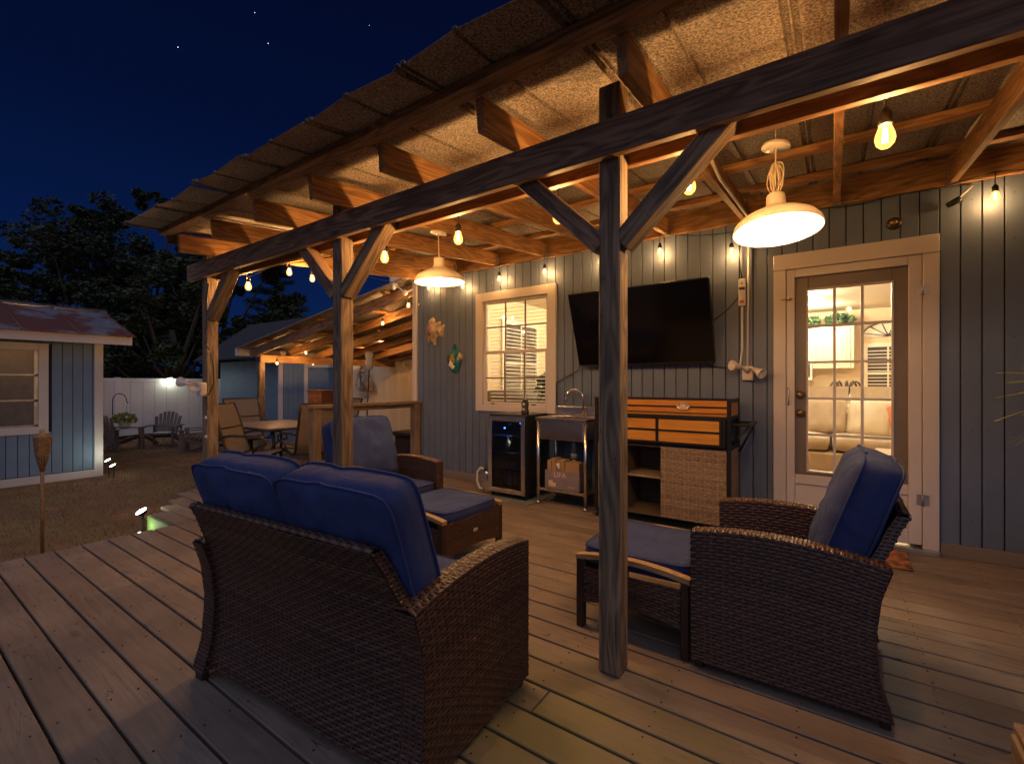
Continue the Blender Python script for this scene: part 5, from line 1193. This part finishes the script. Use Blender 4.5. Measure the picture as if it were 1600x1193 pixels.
# blue outbuilding with gable
t = thing('blue_outbuilding', 'small blue outbuilding with white gable trim beyond the side patio', 'shed', (-13.5, 7.8, GZ))
BX = -12.5; ya, yb, ym, ze, za = 6.72, 9.1, 7.85, 1.80, 3.0
k = ya + .12
while k < yb:
    zt = ze + .1 + (za-ze-.1)*(1-abs(k-ym)/(1.3)); lumber('wall_board', (BX, k+.07, GZ), (BX, k+.07, max(ze, zt-.1)), .134, .02, M_shed, t, up=(1,0,0)); k += .14
obj('wall_core', MB().box(BX-3.5, BX-.012, ya, yb, GZ, ze), M_shed, t)
obj('gable', MB().prism([(ya, ze), (yb, ze), (ym, za-.05)], lambda u, v, w: (w, u, v), BX-.02, BX-.03), M_shed, t)
obj('corner_trim', MB().bbox(BX-.02, BX+.03, ya-.02, ya+.10, GZ, ze+.2), M_white, t)
lumber('rake_trim', (BX+.25, ya-.55, ze-.05), (BX+.25, ym, za+.05), .03, .16, M_white, t); lumber('rake_trim', (BX+.25, ym, za+.05), (BX+.25, yb+.4, ze-.05), .03, .16, M_white, t)
rf = MB()
for (y1_, y2_) in ((ya-.6, ym), (yb+.45, ym)): rf.add([(BX+.27, y1_, ze+.03), (BX+.27, y2_, za+.14), (BX-4, y2_, za+.14), (BX-4, y1_, ze+.03), (BX+.27, y1_, ze+.0), (BX+.27, y2_, za+.10), (BX-4, y2_, za+.10), (BX-4, y1_, ze+.0)], [(0,1,2,3),(4,7,6,5),(0,4,5,1)])
obj('roof', rf, M_shingle, t)
do = obj('door', MB().bbox(BX+.012, BX+.035, 7.55, 8.45, GZ+.05, 1.5), M_shed, t); sub('door_trim', MB().bbox(BX+.012, BX+.05, 7.44, 7.545, GZ+.05, 1.6).bbox(BX+.012, BX+.05, 8.455, 8.56, GZ+.05, 1.6).bbox(BX+.012, BX+.05, 7.44, 8.56, 1.605, 1.70), M_white, do)

# ------------------------------------------------------------------ left shed
t = thing('garden_shed', 'blue garden shed with rusty metal roof and louvred window at the left', 'shed', (-11.5, 1.5, GZ))
SXX = -10.7; k = -1.6
while k < 2.45:
    w_ = .13
    spans = [(GZ+.14, 1.86)]
    if k+w_ > .45 and k < 1.84: spans = [(GZ+.14, .34), (1.79, 1.86)]
    for a_, b_ in spans: lumber('siding_board', (SXX, k+w_/2, a_), (SXX, k+w_/2, b_), w_-.008, .02, M_shed, t, up=(1,0,0))
    k += w_
obj('wall_core', MB().box(-13.4, SXX-.011, -1.6, 2.50, GZ, 1.86), M_gap, t); obj('end_wall', MB().box(-13.4, SXX-.012, 2.50, 2.53, GZ, 1.86), M_shed, t)
obj('corner_trim', MB().bbox(SXX-.03, SXX+.022, 2.45, 2.57, GZ, 1.86), M_white, t); obj('base_trim', MB().bbox(SXX-.01, SXX+.025, -1.6, 2.45, GZ, GZ+.13), M_white, t)
obj('fascia', MB().bbox(-10.34, -10.30, -1.8, 2.88, 1.82, 1.965), M_white, t); obj('soffit', MB().box(-10.7, -10.345, -1.8, 2.86, 1.865, 1.88), M_white, t)
rp = 0; yk = -1.8
while yk < 2.85:
    y2 = min(yk+.66, 2.92); obj('roof_sheet', MB().add([(-10.24,yk,1.965),(-10.24,y2-.01,1.965),(-12.0,y2-.01,2.54),(-12.0,yk,2.54),(-10.24,yk,1.985),(-10.24,y2-.01,1.985),(-12.0,y2-.01,2.56),(-12.0,yk,2.56)],[(0,3,2,1),(4,5,6,7),(0,1,5,4),(1,2,6,5)]).tube([(-10.24,yk,1.99),(-12.0,yk,2.565)], .018, 6), M_rust, t); yk = y2
obj('rear_roof', MB().add([(-12.0,-1.8,2.55),(-12.0,2.92,2.55),(-13.8,2.92,1.97),(-13.8,-1.8,1.97)],[(0,1,2,3)]), M_rust, t); obj('ridge_cap', MB().tube([(-12.0,-1.8,2.565),(-12.0,2.94,2.565)], .05, 8), M_galv, t)
obj('gable_end', MB().prism([(-10.4, 1.86), (-12.0, 2.5), (-13.4, 1.86)], lambda u, v, w: (u, w, v), 2.50, 2.53), M_shed, t)
sw_ = MB(); 
for (a_, b_, c_, d_) in ((.38, .50, .32, 1.80), (1.75, 1.87, .32, 1.80), (.50, 1.75, 1.68, 1.80), (.50, 1.75, .32, .44)): sw_.bbox(SXX-.0, SXX+.035, a_, b_, c_, d_)
wi = obj('window', sw_, M_white, t)
for j in range(3):
    z0_ = .44 + j*.413; sub('awning_frame', MB().bbox(SXX+.005, SXX+.02, .50, 1.75, z0_, z0_+.03).bbox(SXX+.005, SXX+.02, .50, .53, z0_, z0_+.41).bbox(SXX+.005, SXX+.02, 1.70, 1.75, z0_, z0_+.41), M_galv, wi)
    sub('pane', MB().box(SXX+.008, SXX+.012, .53, 1.70, z0_+.03, z0_+.41), plain('grey_shade', (.13, .115, .105), .25, var=.1) if j == 0 else bpy.data.materials['grey_shade'], wi)

# tiki torch
b0 = Vector((-6.24, 1.05, GZ)); t = thing('tiki_torch', 'bamboo garden torch standing on the lawn in front of the shed', 'torch', tuple(b0))
obj('pole', MB().tube([b0, b0+Vector((0,0,.82))], .014, 10), M_bamboo, t)
lean = lambda z: b0+Vector((0,0,z))
hd = MB()
for k in range(12):
    w = k*math.pi/6; hd.tube([lean(.80)+Vector((.012*math.cos(w), .012*math.sin(w), 0)), lean(.95)+Vector((.045*math.cos(w), .045*math.sin(w), 0)), lean(1.15)+Vector((.062*math.cos(w), .062*math.sin(w), 0))], .0055, 5)
obj('woven_cage', hd, M_bamboo, t, kind='stuff')
hb = MB(); weave(hb, lambda u, v: lean(.95+.18*v) + Vector(((.05+.016*v)*math.cos(u*6.283), (.05+.016*v)*math.sin(u*6.283), 0)), .36, .18, pu=.03, pv=.016); obj('basket_band', hb, M_bamboo, t, kind='stuff')
obj('oil_canister', MB().lathe([(.0001,1.0),(.04,1.0),(.05,1.13),(.046,1.145),(.02,1.16),(.018,1.20),(.0001,1.20)], 14, Matrix.Translation(b0)), M_card, t)
# solar spots
for i, (p_, lb, w_, colr) in enumerate([(atX(170, 721, -10.45), 'solar spot lamp at the foot of the shed corner, left one', .3, (.95, 1, .85)), (atX(178, 729, -10.3), 'solar spot lamp at the foot of the shed corner, right one', .3, (.95, 1, .85)),
        (Vector((-4.80, 1.38, -.16)), 'solar lamp lighting the green-lit skirt board at the deck corner', .35, (.85, 1, .55)), (Vector((-5.15, 1.52, -.04)), 'solar lamp beside the diagonal deck edge', .35, (.9, 1, .8))]):
    t = thing('solar_spot', lb, 'solar light', tuple(p_), 'solar garden lamps near the ground'); Mx = Matrix.Translation(p_) @ Matrix.Rotation(R(30), 4, 'X')
    obj('head', MB().lathe([(.0001,0),(.03,0),(.045,.03),(.045,.035)], 14, Mx), M_bplas, t); obj('lens', MB().lathe([(.0001,.042),(.03,.04),(.044,.034)], 14, Mx), M_solar, t); obj('stake', MB().tube([p_, (p_.x, p_.y, GZ)], .008, 6), M_bplas, t)
    point('lamp', p_+Vector((0, .02, .08)), w_, colr, .02, t)

# adirondack chairs
def adirondack():
    t = thing('garden_chair', 'x', 'garden chair', (0,0,0), 'slatted garden chairs by the white fence')
    for k in range(7):
        u = (k-3); h_ = .86 - .018*u*u; x_ = u*.078
        lumber('back_slat', (x_*.85, -.18, .22), (x_*1.15, -.18-.32*h_, .22+.78*h_), .068, .018, M_grayw, t, up=(0,1,.3))
    for k in range(6):
        lumber('seat_slat', (-.27, -.14+.09*k, .25+.024*k), (.27, -.14+.09*k, .25+.024*k), .08, .018, M_grayw, t)
    for s_ in (-1, 1):
        lumber('armrest', (s_*.33, -.36, .54), (s_*.33, .42, .54), .12, .022, M_grayw, t); lumber('leg', (s_*.31, .36, 0), (s_*.31, .36, .53), .03, .09, M_grayw, t, up=(0,1,0))
        lumber('leg', (s_*.29, -.55, .03), (s_*.29, .38, .34), .028, .09, M_grayw, t); lumber('leg', (s_*.30, -.33, .0), (s_*.30, -.33, .53), .03, .07, M_grayw, t, up=(0,1,0))
    lumber('cross_rail', (-.31, -.34, .50), (.31, -.34, .50), .03, .06, M_grayw, t)
    return t
ad = adirondack()
def face(ang): return R(ang)
p_ = atD(255, 0, 12.0); ad.location = (p_.x, p_.y, GZ); ad.rotation_euler = (0, 0, R(-125)); ad['label'] = 'slatted garden chair facing us in the middle of the white fence'
p_ = atD(180, 0, 11.2); dup(ad, (p_.x, p_.y, GZ), R(-60), 'slatted garden chair half hidden behind the shed corner')
p_ = atD(316, 0, 11.2); dup(ad, (p_.x, p_.y, GZ), R(150), 'slatted garden chair seen side on just left of the far post')
p_ = atD(352, 0, 11.6); dup(ad, (p_.x, p_.y, GZ), R(-30), 'slatted garden chair behind the far left post and dining chair')
mm, pp = cushion_mb(.46, .40, .07, .5, 8, 2, .003); p_ = atD(255, 0, 11.95)
tag(obj('chair_pad', mm, M_wplas, M=Matrix.Translation((p_.x, p_.y, GZ+.35)) @ Matrix.Rotation(R(-125), 4, 'Z')), 'pale patterned pad lying on the middle garden chair', 'cushion')
# hanging basket
hb0 = atD(176, 0, 11.8); hb0.z = GZ
t = thing('plant_hook', 'black iron shepherd hook beside the shed corner', 'plant hook', tuple(hb0))
rx = Vector((.82, .572, 0))
obj('rod', MB().tube([hb0, hb0+Vector((0,0,1.2))] + [hb0+Vector((0,0,1.2)) + rx*(.18-.18*math.cos(w)) + Vector((0,0,.18*math.sin(w))) for w in np.linspace(.2, 3.3, 10)] + [hb0 + rx*.40 + Vector((0,0,1.14))], .011, 6), M_black, t)
bc = hb0 + rx*.30 + Vector((0,0,.60)); t = thing('hanging_basket', 'white hanging basket of leafy flowers on the iron hook', 'plant', tuple(bc))
obj('pot', MB().lathe([(.0001,-.12),(.09,-.12),(.14,.05),(.12,.05),(.0001,.03)], 14, Matrix.Translation(bc)), M_wplas, t); leafball('leaves', bc+Vector((0,0,.14)), .27, 260, M_palm, t, .06, .6, 3)
obj('hanger', MB().tube([bc+Vector((0,0,.05)), hb0+rx*.38+Vector((0,0,1.14))], .004, 4), M_black, t)

# ------------------------------------------------------------------ outdoor dining set (on lower deck z=-.17)
DZ = -.17
t = thing('patio_table', 'rectangular metal patio table on the lower deck behind the posts', 'table', (-6.7, 3.6, DZ))
obj('table_top', MB().bbox(-7.4, -6.04, 3.1, 4.1, .525, .55, .006), plain('tan_table_top', (.33, .22, .14), .3), t)
obj('rim', MB().tube([(-7.4,3.1,.53),(-6.04,3.1,.53),(-6.04,4.1,.53),(-7.4,4.1,.53)], .018, 8, closed=True), M_brown, t)
for (xx, yy, sx_, sy_) in ((-7.25,3.25,-1,-1), (-6.2,3.25,1,-1), (-6.2,3.95,1,1), (-7.25,3.95,-1,1)):
    obj('leg', MB().tube([(xx, yy, .52), (xx-.06*sx_, yy-.05*sy_, .25), (xx-.02*sx_, yy-.03*sy_, .0), (xx+.06*sx_, yy+.05*sy_, DZ)], .02, 8), M_brown, t)
def swivel_chair():
    t = thing('patio_chair', 'x', 'patio chair', (0,0,0), 'high backed sling patio chairs'); W = .27       # faces +y
    prof = [(.26, .43), (.20, .44), (-.12, .40), (-.20, .44), (-.26, .62), (-.34, .90), (-.40, 1.06)]
    vs = []; fs = []
    for i, (y, z) in enumerate(prof):
        for x_ in (-W, -W*.3, W*.3, W): vs.append((x_, y, z + (-.012 if abs(x_) < W else 0)))
    for i in range(len(prof)-1):
        for j in range(3): fs.append((i*4+j, i*4+j+1, i*4+j+5, i*4+j+4))
    n_ = len(vs); vs2 = [(a_, b_-.006, c_-.010) for a_, b_, c_ in vs]; fs2 = [tuple(reversed([q+n_ for q in f])) for f in fs]
    obj('sling', MB().add(vs+vs2, fs+fs2, True), M_sling, t)
    for s_ in (-1, 1): obj('side_frame', MB().tube([(s_*W, y, z) for y, z in prof], .016, 8), M_brown, t)
    fr = MB()
    for y, z in ((.26,.43), (-.40,1.06), (-.17,.43), (-.30,.76)): fr.tube([(-W, y, z), (W, y, z)], .010, 6)
    obj('cross_bar', fr, M_brown, t, kind='stuff')
    for s_ in (-1, 1): obj('arm', MB().tube([(s_*(W+.0), -.27, .66), (s_*(W+.05), -.15, .68), (s_*(W+.05), .15, .67), (s_*(W+.05), .25, .63), (s_*(W+.05), .26, .57), (s_*(W+.04), .20, .56), (s_*(W+.02), .10, .50), (s_*W, .08, .42)], .015, 8), M_brown, t)
    obj('pedestal', MB().tube([(0,0,.40),(0,0,.22)], .035, 10), M_brown, t)
    for k in range(4):
        w = math.pi/4 + k*math.pi/2; obj('foot', MB().tube([(0,0,.25), (.12*math.cos(w), .12*math.sin(w), .20), (.25*math.cos(w), .25*math.sin(w), .07), (.31*math.cos(w), .31*math.sin(w), .012)], .016, 8), M_brown, t)
    obj('base_ring', MB().tube([(.25*math.cos(w), .25*math.sin(w), .06) for w in np.linspace(0, 6.283, 20, endpoint=False)], .009, 6, closed=True), M_brown, t)
    return t
ch = swivel_chair(); ch.location = (-5.75, 3.52, DZ); ch.rotation_euler = (0, 0, R(80)); ch['label'] = 'high backed sling chair with its back to us just left of the middle post'
dup(ch, (-7.85, 3.75, DZ), R(-95), 'tan high backed sling chair at the far end of the patio table')
dup(ch, (-6.06, 2.96, DZ), R(-50), 'dark sling chair at the near side of the patio table behind the far post')
dup(ch, (-6.75, 4.5, DZ), R(180), 'sling chair on the far long side of the patio table')
# crate on a stand, planter, storage box, wreath, wrapped pole
t = thing('side_stand', 'narrow wooden stand behind the patio chairs', 'stand', (-6.9, 5.5, GZ)); p_ = atY(505, 632, 5.4)
for a_ in (-.25, .25): obj('leg', MB().box(p_.x+a_-.03, p_.x+a_+.03, 5.2, 5.6, GZ, p_.z-.03), M_rail, t)
obj('top', MB().bbox(p_.x-.34, p_.x+.34, 5.15, 5.65, p_.z-.03, p_.z), M_rail, t)
t = thing('wooden_crate', 'reddish brown printed crate standing on the narrow stand', 'crate', (p_.x, 5.4, p_.z))
co = obj('box', MB().bbox(p_.x-.24, p_.x+.22, 5.22, 5.58, p_.z+.002, p_.z+.27), M_crate, t)
sub('print', MB().box(p_.x-.15, p_.x-.02, 5.217, 5.219, p_.z+.17, p_.z+.18).box(p_.x-.0, p_.x+.06, 5.217, 5.219, p_.z+.17, p_.z+.18).box(p_.x-.03, p_.x+.02, 5.217, 5.219, p_.z+.07, p_.z+.11), M_card, co, kind='stuff')
obj('lid', MB().bbox(p_.x-.26, p_.x+.24, 5.2, 5.6, p_.z+.272, p_.z+.295), M_crate, t)
p_ = atY(478, 703, 4.7); t = thing('planter_box', 'low tan planter box beside the side patio post', 'planter', (p_.x, 4.7, GZ)); obj('body', MB().bbox(p_.x-.55, p_.x+.3, 4.5, 4.9, GZ, -.02), M_rail, t); obj('rim', MB().bbox(p_.x-.58, p_.x+.33, 4.46, 4.94, -.018, .02), M_rail, t); obj('soil', MB().box(p_.x-.5, p_.x+.25, 4.52, 4.88, .021, .026), M_trunk, t)
t = thing('storage_box', 'dark wicker storage box against the house side wall', 'storage box', (-5.0, 4.75, DZ)); obj('body', MB().bbox(-5.15, -4.60, 4.45, 5.0, DZ, .40), M_wickb, t); obj('lid', MB().bbox(-5.19, -4.56, 4.41, 5.04, .402, .46, .01), M_brown, t)
cc = atY(567, 598, 7.6); t = thing('wreath', 'driftwood wreath hanging on the cream scalloped fence', 'wreath', tuple(cc)); q = random.Random(9)
wr = MB()
for k in range(34):
    w = k*2*math.pi/34 + q.uniform(-.1,.1); r_ = .30+q.uniform(-.05,.05); a_ = w + math.pi/2 + q.uniform(-.7,.7); c_ = cc + Vector((r_*math.cos(w)*.8, q.uniform(-.03,.03), r_*math.sin(w)*1.1)); l_ = q.uniform(.06,.13)
    wr.tube([c_-Vector((math.cos(a_)*l_, 0, math.sin(a_)*l_)), c_, c_+Vector((math.cos(a_)*l_, q.uniform(-.03,.03), math.sin(a_)*l_))], [.004,.018,.004], 5)
obj('driftwood_piece', wr, M_sand, t, kind='stuff')
blob([(-.08,-.22),(.06,-.22),(.10,0),(.06,.2),(-.08,.2)], cc, 7.55, 7.62, 'centre_plate', M_pvc, t); blob([(.22,.1),(.35,.0),(.42,-.2),(.34,-.26),(.2,-.08)], cc, 7.54, 7.6, 'large_leaf', M_card, t)
blob([(-.1,.32),(.0,.38),(.04,.5),(0,.56),(-.06,.5)], cc, 7.54, 7.6, 'large_leaf', M_card, t)
p_ = atY(573, 658, 5.6); t = thing('wrapped_flag_pole', 'thin black pole topped with a wrapped white cloth bundle', 'garden pole', (p_.x, p_.y, GZ)); tp_ = atY(577, 572, 5.6)
obj('pole', MB().tube([(p_.x-.03, p_.y, GZ), p_, tp_], .012, 6), M_black, t); obj('cloth_bundle', MB().lathe([(.0001,-.02),(.06,0),(.075,.12),(.06,.2),(.085,.28),(.05,.33),(.0001,.34)], 12, Matrix.Translation(tp_-Vector((0,0,.05)))), M_wplas, t)

# ------------------------------------------------------------------ right edge: palm and timber box
b0 = Vector((1.22, 3.72, 0)); t = thing('potted_palm', 'spiky palm in a pot at the right edge against the siding', 'plant', tuple(b0))
obj('pot', MB().lathe([(.0001,0),(.14,0),(.20,.32),(.21,.36),(.18,.36),(.0001,.32)], 20, Matrix.Translation(b0)), M_terra, t); obj('stem', MB().tube([b0+Vector((0,0,.32)), b0+Vector((0,0,1.1))], [.05,.035], 10), M_trunk, t)
q = random.Random(2); fr = MB()
for k in range(64):
    az = q.uniform(0, 6.283); el = q.uniform(-.5, 1.2); L_ = q.uniform(.35, .52); d = Vector((math.cos(az)*math.cos(el), math.sin(az)*math.cos(el), math.sin(el))); s0 = b0+Vector((0,0,1.1)); sd = d.cross(Vector((0,0,1))).normalized()
    if (s0 + d*L_).y > 4.12: d.y *= -1; sd = d.cross(Vector((0,0,1))).normalized()
    vs = []
    for i_ in range(6):
        s_ = i_/5; pt = s0 + d*L_*s_ + Vector((0,0,-.12*s_*s_)); wd = .019*(1-s_**1.5)+.001; vs += [pt-sd*wd, pt+Vector((0,0,.004)), pt+sd*wd]
    fs = []
    for i_ in range(5):
        for j_ in (0,1): fs.append((i_*3+j_, i_*3+3+j_, i_*3+4+j_, i_*3+j_+1))
    fr.add(vs, fs)
obj('frond', fr, M_palm, t, kind='stuff')
t = thing('timber_box', 'low weathered timber box at the bottom right corner', 'box', (.55, 1.45, 0))
for j in range(3): lumber('side_plank', (.365, 1.28, .05+.1*j), (.365, 1.62, .05+.1*j), .02, .096, M_rail, t); lumber('side_plank', (.376, 1.61, .05+.1*j), (.8, 1.61, .05+.1*j), .02, .096, M_rail, t); lumber('side_plank', (.376, 1.29, .05+.1*j), (.8, 1.29, .05+.1*j), .02, .096, M_rail, t)
obj('lid', MB().bbox(.36, .82, 1.27, 1.63, .302, .322), M_rail, t)

# ------------------------------------------------------------------ trees
def tree(name, label, base, H, crowns, n, lm, size, seed, grp='dark trees beyond the white fence'):
    q = np.random.RandomState(seed); b = Vector(base); t = thing(name, label, 'tree', tuple(b), grp)
    top = b + Vector((0,0,H*.62)); obj('trunk', MB().tube([b, b+Vector((.1,.1,H*.2)), b+Vector((-.1,.2,H*.42)), top], [.28,.22,.16,.08], 8), M_trunk, t)
    lb = MB(); P_ = []
    per = n//len(crowns)
    for (dx, dy, z, r) in crowns:
        c = b + Vector((dx, dy, z)); lb.tube([b+Vector((0,.1,H*.25+.3*(z/H))), b.lerp(c, .5)+Vector((0,0,z*.15)), c], [.09,.05,.02], 6)
        # sub clumps
        for s_ in range(9):
            o_ = q.normal(0, 1, 3); o_ /= np.linalg.norm(o_); rr = r*q.uniform(.35, 1.0); cc_ = np.array(c) + o_*rr*np.array([1,1,.8]); cr_ = r*q.uniform(.22, .45); k = per//9
            pp = q.normal(0, 1, (k, 3)); pp /= np.linalg.norm(pp, axis=1)[:, None]; pp *= (q.uniform(.15, 1, k)**.45)[:, None]*cr_; P_.append(pp*np.array([1,1,.75]) + cc_)
    obj('limb', lb, M_trunk, t, kind='stuff')
    p = np.concatenate(P_); k = len(p); d = q.normal(0, 1, (k, 3)); d[:, 2] *= .6; d /= np.linalg.norm(d, axis=1)[:, None]; e = np.cross(d, q.normal(0, 1, (k, 3))); e /= np.linalg.norm(e, axis=1)[:, None]
    s_ = size*q.uniform(.6, 1.3, k)[:, None]; V = np.stack([p - d*s_, p + e*s_*.42, p + d*s_, p - e*s_*.42], 1)
    o = link('crown', npmesh('crown', V, 4), lm, t); o['kind'] = 'stuff'; return t
def base(px, d): p = atD(px, 0, d); return (p.x, p.y, GZ)
def crown_set(seed, H, spread, n):
    q = random.Random(seed); return [(q.uniform(-spread, spread), q.uniform(-spread, spread), H*q.uniform(.2, .93), H*q.uniform(.09, .17)) for _ in range(n)]
tree('shade_tree', 'dark broad tree behind the shed at the far left', base(40, 22), 9.2, crown_set(1, 9.0, 2.7, 13), 22000, M_leaf, .12, 1)
tree('shade_tree', 'tall dark tree with ragged top left of the pergola roof', base(135, 21), 10.2, crown_set(2, 10.2, 2.4, 14)+[(-.5,.2,9.6,.7),(.7,.9,9.3,.8)], 24000, M_leaf, .11, 2)
tree('shade_tree', 'dark tree with sparse upper sprays beside the pergola roof corner', base(225, 22), 10.6, crown_set(3, 10.2, 2.4, 14)+[(.2,.1,10.4,.6),(1.2,.8,9.9,.55)], 24000, M_leaf, .11, 3)
tree('shade_tree', 'dark tree filling the gap behind the far left post', base(330, 20), 8.4, crown_set(4, 8.4, 2.6, 13), 22000, M_leaf, .12, 4)
tree('shade_tree', 'lighter green leafy tree overhanging the white fence', base(268, 15.8), 5.6, crown_set(5, 5.4, 1.5, 12), 16000, M_leaf, .095, 5)
tree('shade_tree', 'low bushy tree between the fence and the conifer', base(385, 17.5), 5.2, crown_set(6, 5.0, 2.0, 12), 14000, M_leaf, .11, 6)
tree('shade_tree', 'low dark bush just behind the fence above the middle garden chair', base(295, 18.5), 3.6, crown_set(21, 4.2, 2.2, 12), 14000, M_leaf, .11, 21)
tree('shade_tree', 'low dark bush just behind the fence right of the shed', base(190, 18.0), 3.6, crown_set(22, 4.2, 2.2, 12), 14000, M_leaf, .11, 22)
tree('shade_tree', 'dark tree mass far left low behind the shed roof', base(95, 17.5), 6.2, crown_set(8, 6.0, 2.4, 12), 16000, M_leaf, .11, 8)
b_ = Vector(base(432, 27)); t = thing('conifer', 'dark layered conifer rising behind the side patio roof', 'tree', tuple(b_)); H = 8.6; obj('trunk', MB().tube([b_, b_+Vector((0,0,H))], [.25,.04], 8), M_trunk, t)
q = np.random.RandomState(12); P_ = []; bm_ = MB()
for k in range(70):
    z = H*(.16 + .82*k/70); L_ = (H*.42)*(1-z/H)**.8 + .2; az = q.uniform(0, 6.28); tip = np.array([math.cos(az)*L_, math.sin(az)*L_, .10*L_]); bm_.tube([b_+Vector((0,0,z)), b_+Vector((0,0,z))+Vector(tip)], [.03,.01], 4)
    m_ = 220; s_ = q.uniform(.1, 1, m_)**.7; P_.append(np.array(b_) + np.array([0,0,z]) + tip*s_[:, None] + q.normal(0, 1, (m_, 3))*np.array([.14,.14,.07])*(.6+L_*.25))
obj('branch', bm_, M_trunk, t, kind='stuff'); p = np.concatenate(P_); k = len(p); d = q.normal(0,1,(k,3)); d /= np.linalg.norm(d,axis=1)[:,None]; e = np.cross(d, q.normal(0,1,(k,3))); e /= np.linalg.norm(e,axis=1)[:,None]; V = np.stack([p-d*.12, p+e*.02, p+d*.12, p-e*.02], 1)
o = link('needles', npmesh('needles', V, 4), M_needle, t); o['kind'] = 'stuff'

for o in bpy.data.objects:
    if '_l' in o: del o['_l']
